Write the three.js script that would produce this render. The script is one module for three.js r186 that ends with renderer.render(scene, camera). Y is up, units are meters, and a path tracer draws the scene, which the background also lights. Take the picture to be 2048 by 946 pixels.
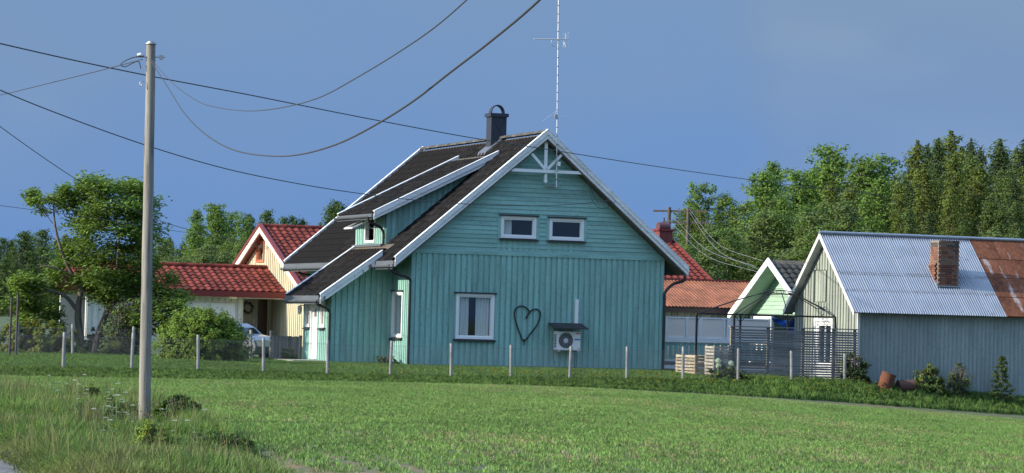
import * as THREE from 'three';

// ---------------------------------------------------------------- camera, sky, sun, exposure
const scene = new THREE.Scene();
const camera = new THREE.PerspectiveCamera(8.868, 2048 / 946, 0.5, 6000);
camera.position.set(0, 1.5, 0);
camera.rotation.order = 'YXZ';
camera.rotation.set(0.0285, 0, 0.0265);
const renderer = new THREE.WebGLRenderer({ antialias: true });
renderer.toneMapping = THREE.LinearToneMapping;
renderer.toneMappingExposure = 1.45;
renderer.shadowMap.enabled = true;

const D2R = Math.PI / 180;
const SUN_AZ = 17 * D2R, SUN_EL = 23 * D2R;      // from the side of the lit walls, almost along the gable wall
const sunDir = new THREE.Vector3(-Math.cos(SUN_AZ) * Math.cos(SUN_EL), Math.sin(SUN_EL), Math.sin(SUN_AZ) * Math.cos(SUN_EL));
const sun = new THREE.DirectionalLight(new THREE.Color(1.0, 0.92, 0.76), 4.9);
sun.position.copy(sunDir).multiplyScalar(300).add(new THREE.Vector3(0, 0, -95));
sun.target.position.set(0, 0, -95);
sun.castShadow = true;
sun.shadow.mapSize.set(4096, 4096);
Object.assign(sun.shadow.camera, { left: -70, right: 70, top: 70, bottom: -70, near: 1, far: 700 });
sun.shadow.radius = 1;
scene.add(sun, sun.target);

// tileable value noise
function hash(x, y, s) { let h = Math.imul(x, 374761393) ^ Math.imul(y, 668265263) ^ Math.imul(s, 2147483647 ^ 0x5bd1e995); h = Math.imul(h ^ (h >>> 13), 1274126177); h ^= h >>> 16; return (h >>> 0) / 4294967296; }
function vnoise(x, y, px, py, s) {
  const xi = Math.floor(x), yi = Math.floor(y); let fx = x - xi, fy = y - yi;
  fx = fx * fx * (3 - 2 * fx); fy = fy * fy * (3 - 2 * fy);
  const X = (n) => ((n % px) + px) % px, Y = (n) => ((n % py) + py) % py;
  const a = hash(X(xi), Y(yi), s), b = hash(X(xi + 1), Y(yi), s), c = hash(X(xi), Y(yi + 1), s), d = hash(X(xi + 1), Y(yi + 1), s);
  return a + (b - a) * fx + (c - a) * fy + (a - b - c + d) * fx * fy;
}
function fbm(x, y, px, py, s, oct = 4) { let v = 0, a = 0.5, t = 0; for (let i = 0; i < oct; i++) { v += a * vnoise(x, y, px, py, s + i * 17); t += a; x *= 2; y *= 2; px *= 2; py *= 2; a *= 0.5; } return v / t; }
const wn = (x, y, s = 1) => fbm(x + 500, y + 500, 4096, 4096, s, 3);
const clamp = (x, a = 0, b = 1) => Math.min(b, Math.max(a, x));
const sstep = (a, b, x) => { const t = clamp((x - a) / (b - a)); return t * t * (3 - 2 * t); };
const lerp = (a, b, t) => a + (b - a) * t;
function rng(seed) { let a = seed >>> 0; return () => { a = (a + 0x6D2B79F5) | 0; let t = Math.imul(a ^ (a >>> 15), 1 | a); t = (t + Math.imul(t ^ (t >>> 7), 61 | t)) ^ t; return ((t ^ (t >>> 14)) >>> 0) / 4294967296; }; }

{ // the sky: blue evening air with thin high cloud, paler overhead and towards the sun
  const w = 2048, h = 1024, data = new Float32Array(w * h * 4);
  const dir = new THREE.Vector3();
  for (let j = 0; j < h; j++) for (let i = 0; i < w; i++) {
    const th = (i + 0.5) / w * 2 * Math.PI - Math.PI, el = ((j + 0.5) / h - 0.5) * Math.PI, e = Math.max(el / D2R, 0);
    dir.set(Math.cos(el) * Math.cos(th), Math.sin(el), Math.cos(el) * Math.sin(th));
    const t1 = sstep(0, 3.5, e), t2 = sstep(2.5, 8, e), t3 = 1 - Math.exp(-Math.max(e - 6, 0) / 22);
    let r = lerp(lerp(0.078, 0.088, t1), 0.098, t2), g = lerp(lerp(0.172, 0.178, t1), 0.171, t2), b = lerp(lerp(0.385, 0.36, t1), 0.288, t2);
    r = lerp(r, 0.34, t3); g = lerp(g, 0.57, t3); b = lerp(b, 1.02, t3);
    const c = (1 + dir.dot(sunDir)) / 2, glow = 0.8 * Math.pow(c, 10) + 0.16 * Math.pow(c, 2.5);
    r += glow * 0.75; g += glow * 0.74; b += glow * 0.70;
    const az = th / D2R, n1 = fbm(az / 6 + 60, e / 2.2 + 20, 4096, 4096, 5, 5), n2 = fbm(az / 20 + 90, e / 6 + 40, 4096, 4096, 9, 4);
    const veil = sstep(0.40, 0.72, n1 * 0.5 + n2 * 0.5) * sstep(0.5, 3, e);
    r += veil * 0.038; g += veil * 0.038; b += veil * 0.022;
    const a2 = az + 90, bank = (0.6 + 0.8 * n1) * sstep(3.6, 4.8, a2 + 2.2 * (n1 - 0.5)) * sstep(40, 12, a2) * sstep(1.2, 2.6, e + 1.2 * (n2 - 0.5)) * sstep(14, 5.5, e);
    r += bank * 0.036; g += bank * 0.034; b += bank * 0.024;
    if (el < 0) { const k = sstep(0, -12 * D2R, el); r = lerp(r, 0.10, k); g = lerp(g, 0.13, k); b = lerp(b, 0.08, k); }
    const o = (j * w + i) * 4; data[o] = r; data[o + 1] = g; data[o + 2] = b; data[o + 3] = 1;
  }
  const sky = new THREE.DataTexture(data, w, h, THREE.RGBAFormat, THREE.FloatType);
  sky.mapping = THREE.EquirectangularReflectionMapping; sky.magFilter = sky.minFilter = THREE.LinearFilter; sky.needsUpdate = true;
  scene.background = sky; scene.environment = sky;
}

// ---------------------------------------------------------------- names, things, geometry helpers
const used = {};
function numbered(name) { const n = used[name] = (used[name] ?? -1) + 1; return n ? name + '_' + String(n).padStart(3, '0') : name; }
function tag(o, label, category, group, kind) { o.userData.label = label; o.userData.category = category; if (group) o.userData.group = group; if (kind) o.userData.kind = kind; return o; }
function thing(name, label, category, pos = [0, 0, 0], ry = 0, group) {
  const o = new THREE.Group(); o.name = numbered(name); o.position.set(...pos); o.rotation.y = ry; scene.add(o); return tag(o, label, category, group);
}
function mesh(name, geo, mat, parent) {
  const m = new THREE.Mesh(geo.geo ? geo.geo() : geo, mat); m.name = name; m.castShadow = m.receiveShadow = true; if (parent) parent.add(m); return m;
}
function single(name, geo, mat, label, category, group, kind) { const m = mesh(numbered(name), geo, mat, scene); return tag(m, label, category, group, kind); }
function copyOf(o, pos, ry, sc, label) {
  const c = o.clone(); c.name = numbered(o.name.replace(/_\d{3}$/, '')); c.userData = { ...o.userData }; scene.add(c); c.position.set(...pos); c.rotation.y = ry;
  if (sc) Array.isArray(sc) ? c.scale.set(...sc) : c.scale.setScalar(sc); if (label) c.userData.label = label; return c;
}
const V = (x, y, z) => new THREE.Vector3(x, y, z);
class B {                                            // a triangle soup with uv in metres
  constructor(o = {}) { this.p = []; this.n = []; this.t = []; this.c = o.color ? [] : null; this.swap = !!o.swap; this.ou = o.ou || 0; this.ov = o.ov || 0; this.col = o.color || null; }
  tri(a, b, c, na, nb, nc) {
    const ux = b[0] - a[0], uy = b[1] - a[1], uz = b[2] - a[2], vx = c[0] - a[0], vy = c[1] - a[1], vz = c[2] - a[2];
    let nx = uy * vz - uz * vy, ny = uz * vx - ux * vz, nz = ux * vy - uy * vx; const l = Math.hypot(nx, ny, nz) || 1; nx /= l; ny /= l; nz /= l;
    const ax = Math.abs(nx), ay = Math.abs(ny), az = Math.abs(nz);
    for (const [q, m] of [[a, na], [b, nb], [c, nc]]) {
      this.p.push(q[0], q[1], q[2]); m ? this.n.push(m[0], m[1], m[2]) : this.n.push(nx, ny, nz);
      let s, t; if (ay > ax && ay > az) { s = q[0]; t = q[2]; } else if (ax > az) { s = q[2]; t = q[1]; } else { s = q[0]; t = q[1]; }
      s += this.ou; t += this.ov; this.swap ? this.t.push(t, s) : this.t.push(s, t);
      if (this.c) this.c.push(...this.col);
    }
    return this;
  }
  quad(a, b, c, d) { this.tri(a, b, c); return this.tri(a, c, d); }
  hexa(q) { const [a, b, c, d, e, f, g, h] = q; this.quad(d, c, b, a); this.quad(e, f, g, h); this.quad(a, b, f, e); this.quad(b, c, g, f); this.quad(c, d, h, g); return this.quad(d, a, e, h); }   // bottom abcd, top efgh, counter-clockwise from above
  box(x0, x1, y0, y1, z0, z1) { return this.hexa([[x0, y0, z1], [x1, y0, z1], [x1, y0, z0], [x0, y0, z0], [x0, y1, z1], [x1, y1, z1], [x1, y1, z0], [x0, y1, z0]]); }
  prism(pts, z0, z1) {                               // polygon in xy (counter-clockwise), extruded from z0 to z1
    const sh = THREE.ShapeUtils.triangulateShape(pts.map((p) => new THREE.Vector2(p[0], p[1])), []);
    for (const [a, b, c] of sh) { this.tri([...pts[a], z1], [...pts[b], z1], [...pts[c], z1]); this.tri([...pts[c], z0], [...pts[b], z0], [...pts[a], z0]); }
    for (let i = 0; i < pts.length; i++) { const a = pts[i], b = pts[(i + 1) % pts.length]; this.quad([...a, z0], [...b, z0], [...b, z1], [...a, z1]); }
    return this;
  }
  beam(p, q, w, h, up = [0, 1, 0]) {                 // a bar from p to q, w wide and h high
    const P = V(...p), Q = V(...q), d = Q.clone().sub(P).normalize(), s = new THREE.Vector3().crossVectors(d, V(...up)); if (s.length() < 1e-4) s.set(1, 0, 0); s.normalize();
    const u = new THREE.Vector3().crossVectors(s, d).normalize(); const k = [];
    for (const e of [P, Q]) for (const [a, b] of [[-1, -1], [1, -1], [1, 1], [-1, 1]]) k.push(e.clone().addScaledVector(s, a * w / 2).addScaledVector(u, b * h / 2).toArray());
    this.quad(k[3], k[2], k[1], k[0]); this.quad(k[4], k[5], k[6], k[7]);
    for (let i = 0; i < 4; i++) { const j = (i + 1) % 4; this.quad(k[i], k[j], k[j + 4], k[i + 4]); }
    return this;
  }
  tube(pts, r, sides = 6, caps = true) {
    const P = pts.map((p) => V(...p)), R = (i) => typeof r === 'function' ? r(i / (P.length - 1)) : r; let prev = null; const rings = [];
    for (let i = 0; i < P.length; i++) {
      const d = (i === 0 ? P[1].clone().sub(P[0]) : i === P.length - 1 ? P[i].clone().sub(P[i - 1]) : P[i + 1].clone().sub(P[i - 1])).normalize();
      let s = prev ? prev.clone().addScaledVector(d, -prev.dot(d)) : new THREE.Vector3().crossVectors(d, Math.abs(d.y) > 0.9 ? V(1, 0, 0) : V(0, 1, 0)); s.normalize(); prev = s;
      const u = new THREE.Vector3().crossVectors(d, s), ring = [];
      for (let k = 0; k < sides; k++) { const a = k / sides * 2 * Math.PI, nn = s.clone().multiplyScalar(Math.cos(a)).addScaledVector(u, Math.sin(a)); ring.push([P[i].clone().addScaledVector(nn, R(i)).toArray(), nn.toArray()]); }
      rings.push(ring);
    }
    for (let i = 0; i + 1 < rings.length; i++) for (let k = 0; k < sides; k++) {
      const a = rings[i][k], b = rings[i][(k + 1) % sides], c = rings[i + 1][(k + 1) % sides], d = rings[i + 1][k];
      this.tri(a[0], b[0], c[0], a[1], b[1], c[1]); this.tri(a[0], c[0], d[0], a[1], c[1], d[1]);
    }
    if (caps) for (const [ring, P0, f] of [[rings[0], P[0], 1], [rings[rings.length - 1], P[P.length - 1], 0]]) for (let k = 0; k < sides; k++) { const a = ring[k][0], b = ring[(k + 1) % sides][0]; f ? this.tri(b, a, P0.toArray()) : this.tri(a, b, P0.toArray()); }
    return this;
  }
  geo() {
    const g = new THREE.BufferGeometry(); g.setAttribute('position', new THREE.Float32BufferAttribute(this.p, 3)); g.setAttribute('normal', new THREE.Float32BufferAttribute(this.n, 3)); g.setAttribute('uv', new THREE.Float32BufferAttribute(this.t, 2));
    if (this.c) g.setAttribute('color', new THREE.Float32BufferAttribute(this.c, 3)); return g;
  }
}
const curve = (pts, n) => new THREE.CatmullRomCurve3(pts.map((p) => V(...p)), false, 'centripetal').getPoints(n).map((p) => p.toArray());

// ---------------------------------------------------------------- materials
const enc = (v) => { v = clamp(v); return Math.round(255 * (v <= 0.0031308 ? v * 12.92 : 1.055 * Math.pow(v, 1 / 2.4) - 0.055)); };
function tex(size, metres, fn) {                     // fn gives linear colour for x, y in 0..1
  const d = new Uint8Array(size * size * 4);
  for (let j = 0; j < size; j++) for (let i = 0; i < size; i++) { const c = fn(i / size, j / size), o = (j * size + i) * 4; d[o] = enc(c[0]); d[o + 1] = enc(c[1]); d[o + 2] = enc(c[2]); d[o + 3] = 255; }
  const t = new THREE.DataTexture(d, size, size); t.colorSpace = THREE.SRGBColorSpace; t.wrapS = t.wrapT = THREE.RepeatWrapping; t.magFilter = THREE.LinearFilter; t.minFilter = THREE.LinearMipmapLinearFilter; t.generateMipmaps = true;
  const m = Array.isArray(metres) ? metres : [metres, metres]; t.repeat.set(1 / m[0], 1 / m[1]); t.needsUpdate = true; return t;
}
const grey = (v) => [v, v, v];
const T = {
  paint: tex(256, [1.6, 3.2], (x, y) => { const g = fbm(x * 48, y * 5, 48, 5, 3, 3), c = fbm(x * 5, y * 4, 5, 4, 8, 4), s = fbm(x * 60, y * 60, 60, 60, 21, 2); return grey(0.76 + 0.26 * (g - 0.1) + 0.34 * (c - 0.5) + (s > 0.72 ? -0.2 : 0)); }),
  wood: tex(256, [0.8, 2.4], (x, y) => { const g = fbm(x * 40, y * 3, 40, 3, 5, 4), c = fbm(x * 4, y * 4, 4, 4, 12, 3), k = fbm(x * 70, y * 6, 70, 6, 40, 2); const v = 0.42 + 0.5 * g + 0.35 * (c - 0.5) - (k > 0.7 ? 0.22 : 0); return [v * 1.02, v, v * 0.95]; }),
  tile: tex(256, 1.9, (x, y) => { const c = fbm(x * 6, y * 6, 6, 6, 2, 4), s = vnoise(x * 90, y * 90, 90, 90, 31), s2 = fbm(x * 30, y * 30, 30, 30, 77, 2); let v = 0.5 + 0.7 * (c - 0.4) + 0.3 * (s2 - 0.5); const l = s > 0.955 ? 7 * (s2 + 0.3) : 0; return [0.12 * (v + l), 0.12 * (v + l), 0.12 * (v * 0.97 + l * 0.95)]; }),
  redtile: tex(256, 2.3, (x, y) => { const c = fbm(x * 7, y * 7, 7, 7, 2, 4), s = fbm(x * 60, y * 60, 60, 60, 31, 2); const v = 0.68 + 0.7 * (c - 0.45) + 0.4 * (s - 0.5); return [v, v * 0.98, v * 0.97]; }),
  galv: tex(512, [2.6, 2.6], (x, y) => { const g = fbm(x * 60, y * 3, 60, 3, 5, 3), c = fbm(x * 7, y * 7, 7, 7, 9, 4), row = Math.pow(Math.max(0, Math.sin((y * 3 + 0.12) * 2 * Math.PI)), 6), sp = fbm(x * 26, y * 40, 26, 40, 60, 3), pt = fbm(x * 4, y * 3, 4, 3, 66, 2); const v = 0.72 + 0.22 * g + 0.25 * (c - 0.5); const r = sstep(0.55, 0.68, sp) * row * sstep(0.42, 0.6, pt) * 0.85; return [lerp(v, 0.30, r), lerp(v, 0.20, r), lerp(v, 0.15, r)]; }),
  rust: tex(512, [2.3, 3.1], (x, y) => { const a = fbm(x * 10, y * 3, 10, 3, 7, 4), b = fbm(x * 30, y * 30, 30, 30, 15, 3), c = fbm(x * 4, y * 3, 4, 3, 23, 3); const k = sstep(0.61, 0.74, a * 0.6 + c * 0.4 + 0.1 * (b - 0.5)); const v = 0.75 + 0.7 * (b - 0.5) + 0.5 * (c - 0.5); return [lerp(0.22 * v, 0.42, k), lerp(0.085 * v, 0.36, k), lerp(0.045 * v, 0.33, k)]; }),
  concrete: tex(256, 1.4, (x, y) => { const a = fbm(x * 8, y * 8, 8, 8, 5, 5), b = fbm(x * 70, y * 70, 70, 70, 9, 2); return grey(0.62 + 0.45 * (a - 0.4) + 0.25 * (b - 0.5)); }),
  bark: tex(256, [0.6, 1.2], (x, y) => { const a = fbm(x * 18, y * 5, 18, 5, 5, 4), b = fbm(x * 6, y * 9, 6, 9, 19, 3); const v = 0.3 + 0.75 * a + 0.3 * (b - 0.5); return [v, v * 0.97, v * 0.92]; }),
  ground: tex(512, 5.3, (x, y) => { const a = fbm(x * 10, y * 10, 10, 10, 5, 5), b = fbm(x * 90, y * 90, 90, 90, 9, 2); const v = 0.7 + 0.6 * (a - 0.5) + 0.6 * (b - 0.5); return [v, v, v]; }),
  gravel: tex(512, 1.7, (x, y) => { const a = vnoise(x * 60, y * 60, 60, 60, 3), b = vnoise(x * 120, y * 120, 120, 120, 4), c = fbm(x * 5, y * 5, 5, 5, 6, 3); const v = 0.5 + 0.5 * (a - 0.5) + 0.5 * (b - 0.5) + 0.3 * (c - 0.5); return [v, v * 0.98, v * 0.94]; }),
};
// plain peeling: bare grey wood showing through white paint along chipped patches
T.peel = tex(256, [1.9, 0.9], (x, y) => { const a = fbm(x * 7, y * 5, 7, 5, 33, 4), g = fbm(x * 6, y * 50, 6, 50, 5, 3); const k = sstep(0.60, 0.63, a); return [lerp(0.8, 0.17 + 0.12 * g, k), lerp(0.81, 0.15 + 0.11 * g, k), lerp(0.82, 0.13 + 0.1 * g, k)]; });
function M(c, o = {}) {
  const m = new (o.phys || 'spec' in o ? THREE.MeshPhysicalMaterial : THREE.MeshStandardMaterial)({ roughness: o.rough ?? 0.8, metalness: o.metal ?? 0 });
  m.color.setRGB(...c); if (o.map) { m.map = o.map; } if (o.bump) { m.bumpMap = o.map; m.bumpScale = o.bump; } if ('spec' in o) m.specularIntensity = o.spec; if (o.vc) m.vertexColors = true; m.side = o.side ?? THREE.FrontSide;
  for (const k of ['transmission', 'thickness', 'ior', 'clearcoat', 'clearcoatRoughness']) if (k in o) m[k] = o[k];
  return m;
}
const tones = (c, map, o, k = [0.9, 1, 1.08]) => k.map((s) => M(c.map((v) => v * s), { map, ...o }));
const mat = {
  teal: tones([0.265, 0.485, 0.43], T.paint, { rough: 0.62 }, [0.91, 1, 1.08]),
  white: M([0.80, 0.81, 0.81], { map: T.paint, rough: 0.5 }),
  whitePlain: M([0.78, 0.78, 0.77], { rough: 0.45 }),
  peel: M([1, 1, 1], { map: T.peel, rough: 0.75 }),
  trimDark: M([0.022, 0.024, 0.03], { rough: 0.45 }),
  gutter: M([0.11, 0.12, 0.14], { rough: 0.5, metal: 0.2 }),
  fascia: M([0.10, 0.115, 0.135], { map: T.paint, rough: 0.6 }),
  black: M([0.018, 0.018, 0.02], { rough: 0.4 }),
  chimney: M([0.035, 0.04, 0.055], { rough: 0.5, metal: 0.3 }),
  roofTile: tones([0.2, 0.18, 0.176], T.tile, { rough: 0.95, spec: 0.25 }, [0.8, 1, 1.25]),
  ridge: tones([0.95, 0.9, 0.8], T.tile, { rough: 0.95, side: THREE.DoubleSide }, [0.8, 1, 1.2]),
  under: M([0.17, 0.145, 0.115], { map: T.wood, rough: 0.95 }),
  redTile: tones([0.215, 0.046, 0.031], T.redtile, { rough: 0.8, spec: 0.35 }, [0.74, 1, 1.22]),
  redTrim: M([0.17, 0.022, 0.02], { rough: 0.5 }),
  cream: tones([0.60, 0.54, 0.38], T.paint, { rough: 0.65 }, [0.95, 1, 1.05]),
  paleGrey: tones([0.66, 0.66, 0.60], T.paint, { rough: 0.65 }, [0.95, 1, 1.04]),
  interior: M([0.10, 0.085, 0.07], { rough: 0.9 }),
  curtain: M([0.84, 0.83, 0.80], { rough: 0.9, phys: true, transmission: 0.25, thickness: 0, side: THREE.DoubleSide }),
  glass: M([0.95, 0.97, 0.97], { phys: true, transmission: 1, thickness: 0, ior: 1.5, rough: 0.02 }),
  frosted: M([0.62, 0.60, 0.57], { rough: 0.4 }),
  orange: M([0.44, 0.145, 0.075], { map: T.redtile, rough: 0.55 }),
  galv: M([0.36, 0.39, 0.43], { map: T.galv, rough: 0.38, metal: 0.5 }),
  rust: M([1, 1, 1], { map: T.rust, rough: 0.9, spec: 0.3 }),
  barnBlue: tones([0.275, 0.335, 0.32], T.paint, { rough: 0.55 }, [0.92, 1, 1.06]),
  barnGreen: tones([0.285, 0.315, 0.27], T.paint, { rough: 0.8 }, [0.85, 1, 1.1]),
  barnBack: M([0.27, 0.30, 0.225], { map: T.paint, rough: 0.85 }),
  shedGreen: tones([0.34, 0.50, 0.38], T.paint, { rough: 0.65 }, [0.95, 1, 1.05]),
  greyWood: tones([0.40, 0.385, 0.35], T.wood, { rough: 0.9 }, [0.75, 1, 1.2]),
  slatWood: tones([0.24, 0.24, 0.245], T.wood, { rough: 0.85 }, [0.8, 1, 1.2]),
  palletWood: tones([0.50, 0.43, 0.33], T.wood, { rough: 0.9 }, [0.75, 1, 1.2]),
  postConcrete: M([0.42, 0.415, 0.40], { map: T.concrete, rough: 0.9 }),
  pole: M([0.36, 0.345, 0.32], { map: T.wood, rough: 0.9, bump: 0.006 }),
  wire: M([0.20, 0.20, 0.20], { rough: 0.5, metal: 0.6 }),
  cable: M([0.035, 0.035, 0.04], { rough: 0.6 }),
  greyCable: M([0.035, 0.034, 0.034], { rough: 0.6 }),
  alu: M([0.72, 0.73, 0.74], { rough: 0.35, metal: 0.8 }),
  steel: M([0.45, 0.45, 0.46], { rough: 0.4, metal: 0.8 }),
  bark: M([0.19, 0.165, 0.14], { map: T.bark, rough: 0.95 }),
  barkPale: M([0.42, 0.40, 0.36], { map: T.bark, rough: 0.95 }),
  foundation: M([0.16, 0.16, 0.155], { map: T.concrete, rough: 0.95 }),
  leaf: new THREE.MeshPhysicalMaterial({ vertexColors: true, roughness: 0.9, specularIntensity: 0.35, transmission: 0.42, thickness: 0, side: THREE.DoubleSide }),
  needle: new THREE.MeshStandardMaterial({ vertexColors: true, roughness: 0.85, side: THREE.DoubleSide }),
  grass: new THREE.MeshPhysicalMaterial({ roughness: 0.85, specularIntensity: 0.4, transmission: 0.25, thickness: 0, side: THREE.DoubleSide }),
};
const pick = (a, r) => a[Math.floor(r() * a.length) % a.length];

// the yard's own axes: u along the gable wall, w away from the road behind it
const TH = 0.358, CU = Math.cos(TH), SU = Math.sin(TH), OX = -3.25, OZ = -100;
const wd = (u, y, w) => [OX + u * CU - w * SU, y, OZ - u * SU - w * CU];
const toUW = (x, z) => [(x - OX) * CU - (z - OZ) * SU, -(x - OX) * SU - (z - OZ) * CU];

// ---------------------------------------------------------------- terrain
const softp = (x, k) => k * Math.log(1 + Math.exp(clamp(x / k, -30, 30)));
const fenceW = (u) => -9.85 + 0.149 * (u + 13.6);
const roadX = (d) => -5.9 - 0.25 * (d - 37);
const vergeX = (d) => d < 58 ? -3.2 - 0.152 * (d - 37) : -6.4 - 0.46 * (d - 58);
function yardH(u, w) { let y = -0.2 * sstep(-3.5, -8, w) - 0.06 * softp(u - 11, 1.2) * sstep(12, 0, w) + 0.40 * sstep(8, 21, w) * sstep(8, 2, u) + 0.9 * sstep(26, 110, w); if (u < -3) y += 0.06 * sstep(-3, -10, u); return y; }
function groundY(x, z) {
  const d = -z, [u, w] = toUW(x, z);
  const field = -0.32 - 0.057 * softp(x - 3.5, 2) - 0.05 * sstep(70, 40, d);
  const t = sstep(fenceW(u) - 2.2, fenceW(u) - 0.2, w);
  let y = lerp(field, yardH(u, w), t);
  const v = sstep(vergeX(d) + 1.0, vergeX(d) - 0.3, x) * (1 - t);
  y += v * (-0.08 + 0.10 * wn(x / 2.2, z / 2.2, 3));
  const gully = Math.exp(-Math.pow((x - vergeX(d) - 0.35) / 0.55, 2)) * sstep(52, 40, d); y -= 0.16 * gully;
  y += 0.03 * (wn(x / 1.3, z / 1.3, 7) - 0.5) + 0.10 * (wn(x / 9, z / 9, 8) - 0.5) * (1 - t);
  if (d > 300) y += (d - 300) * 0.004;
  return y;
}
const cropBare = (x, z) => { const d = -z; let b = sstep(0.52, 0.70, wn(x / 2.2, z / 5, 11)) * 0.5; b = Math.max(b, 0.9 * Math.exp(-(Math.pow((x - 1.55) / 0.45, 2) + Math.pow((d - 66) / 2.0, 2)))); const tr = (x - vergeX(d)) ; b = Math.max(b, sstep(0.9, 0.1, tr) * 0.95 * sstep(50, 42, d)); if (tr < 2.6 && d < 47) b = Math.max(b, 0.75 * sstep(0.55, 0.9, Math.sin((tr) * 9.0) * 0.5 + 0.5) * sstep(47, 40, d)); return b; };
{
  const xs = [], zs = []; for (let x = -30; x <= 30; x += 0.4) xs.push(x); let s = 0.6, x = 30; while (x < 3000) { s *= 1.25; x += s; xs.push(x); xs.unshift(-x); }
  for (let z = 20; z <= 128; z += 0.4) zs.push(-z); s = 0.6; let z = 128; while (z < 4500) { s *= 1.2; z += s; zs.push(-z); } s = 0.6; z = 20; while (z > -400) { s *= 1.35; z -= s; zs.unshift(-z); }
  const p = [], c = [], t = [], idx = [], nx = xs.length;
  for (const zz of zs) for (const xx of xs) {
    const y = groundY(xx, zz), d = -zz, [u, w] = toUW(xx, zz); p.push(xx, y, zz); t.push(xx, zz);
    const yard = sstep(fenceW(u) - 2.2, fenceW(u) - 1.6, w), n = wn(xx / 1.7, zz / 1.7, 21);
    const soil = [0.135 + 0.07 * n, 0.092 + 0.045 * n, 0.048 + 0.02 * n], turf = [0.045 + 0.03 * n, 0.075 + 0.035 * n, 0.02], crop = [0.07, 0.105, 0.03], straw = [0.24, 0.20, 0.11];
    const b = cropBare(xx, zz); let k = [0, 1, 2].map((i) => lerp(crop[i], soil[i], clamp(0.25 + b)));
    const ver = sstep(vergeX(d) + 0.1, vergeX(d) - 0.2, xx); k = k.map((q, i) => lerp(q, lerp(turf[i], straw[i], 0.25 * n), ver));
    k = k.map((q, i) => lerp(q, turf[i], yard)); c.push(...k);
  }
  for (let j = 0; j + 1 < zs.length; j++) for (let i = 0; i + 1 < nx; i++) { const a = j * nx + i; idx.push(a, a + 1, a + nx, a + 1, a + nx + 1, a + nx); }
  const g = new THREE.BufferGeometry(); g.setAttribute('position', new THREE.Float32BufferAttribute(p, 3)); g.setAttribute('uv', new THREE.Float32BufferAttribute(t, 2)); g.setAttribute('color', new THREE.Float32BufferAttribute(c, 3)); g.setIndex(idx); g.computeVertexNormals();
  const m = M([1.25, 1.25, 1.25], { map: T.ground, rough: 0.95, vc: true }); m.side = THREE.DoubleSide;
  const o = mesh('ground', g, m, scene); tag(o, 'wide flat ground of field, lawn and roadside verge', 'ground', null, 'structure');
}
{ // gravel road that passes the corner of the field
  const b = new B(); const st = []; for (let d = 24; d <= 84; d += 1) st.push(d);
  for (let i = 0; i + 1 < st.length; i++) for (let k = 0; k < 10; k++) {
    const P = (d, s) => { const x = roadX(d) - 5.2 * s - 0.25 * (wn(d / 1.3, 4, 5) - 0.5) * (s === 0 ? 2 : 0), z = -d; return [x, groundY(x, z) + 0.02 + 0.10 * Math.min(1, s * 6) * (1 - s * 0.3), z]; };
    b.quad(P(st[i], k / 10), P(st[i + 1], k / 10), P(st[i + 1], (k + 1) / 10), P(st[i], (k + 1) / 10));
  }
  const m = M([0.30, 0.29, 0.285], { map: T.gravel, rough: 0.95 }); m.side = THREE.DoubleSide;
  const o = mesh('gravel_road', b, m, scene); tag(o, 'grey gravel road edge beside the grassy verge', 'road', null, 'structure');
}
// ---------------------------------------------------------------- building helpers
// a wall lies in its own frame: x along it, y up, z out of the face (front at z = 0)
function wallSlab(name, parent, outline, holes, material, pos, ry, depth = 0.14) {
  const s = new THREE.Shape(outline.map((p) => new THREE.Vector2(...p)));
  for (const [a, b, c, d] of holes) s.holes.push(new THREE.Path([[a, c], [a, d], [b, d], [b, c]].map((p) => new THREE.Vector2(...p))));
  const g = new THREE.ExtrudeGeometry(s, { depth, bevelEnabled: false }); g.translate(0, 0, -depth);
  const m = mesh(name, g, material, parent); m.position.set(...pos); m.rotation.y = ry; return m;
}
// upright boards on a wall; top(x) gives the height of the edge under the eaves
function boards(wall, mats, r, x0, x1, yb, top, holes, { pitch = 0.2, width = 0.125, th = 0.028, name = 'board' } = {}) {
  const n = Math.max(1, Math.round((x1 - x0) / pitch)), step = (x1 - x0) / n;
  for (let i = 0; i < n; i++) {
    const c = x0 + (i + 0.5) * step + (r() - 0.5) * 0.012, a = c - width / 2, b = c + width / 2; let spans = [[yb, null]];
    for (const [h0, h1, g0, g1] of holes) if (b > h0 && a < h1) { const out = []; for (const [s, e] of spans) { const ee = e === null ? Infinity : e; if (g1 <= s || g0 >= ee) { out.push([s, e]); continue; } if (g0 > s) out.push([s, g0]); if (g1 < ee) out.push([g1, e]); } spans = out; }
    for (const [s, e] of spans) {
      const ta = e === null ? top(a) : e, tb = e === null ? top(b) : e; if (Math.min(ta, tb) - s < 0.03) continue;
      const q = new B({ ou: r() * 9, ov: r() * 9 }); q.prism([[a, s], [b, s], [b, tb], [a, ta]], 0, th + (r() - 0.5) * 0.004); mesh(name, q, pick(mats, r), wall);
    }
  }
}
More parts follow.
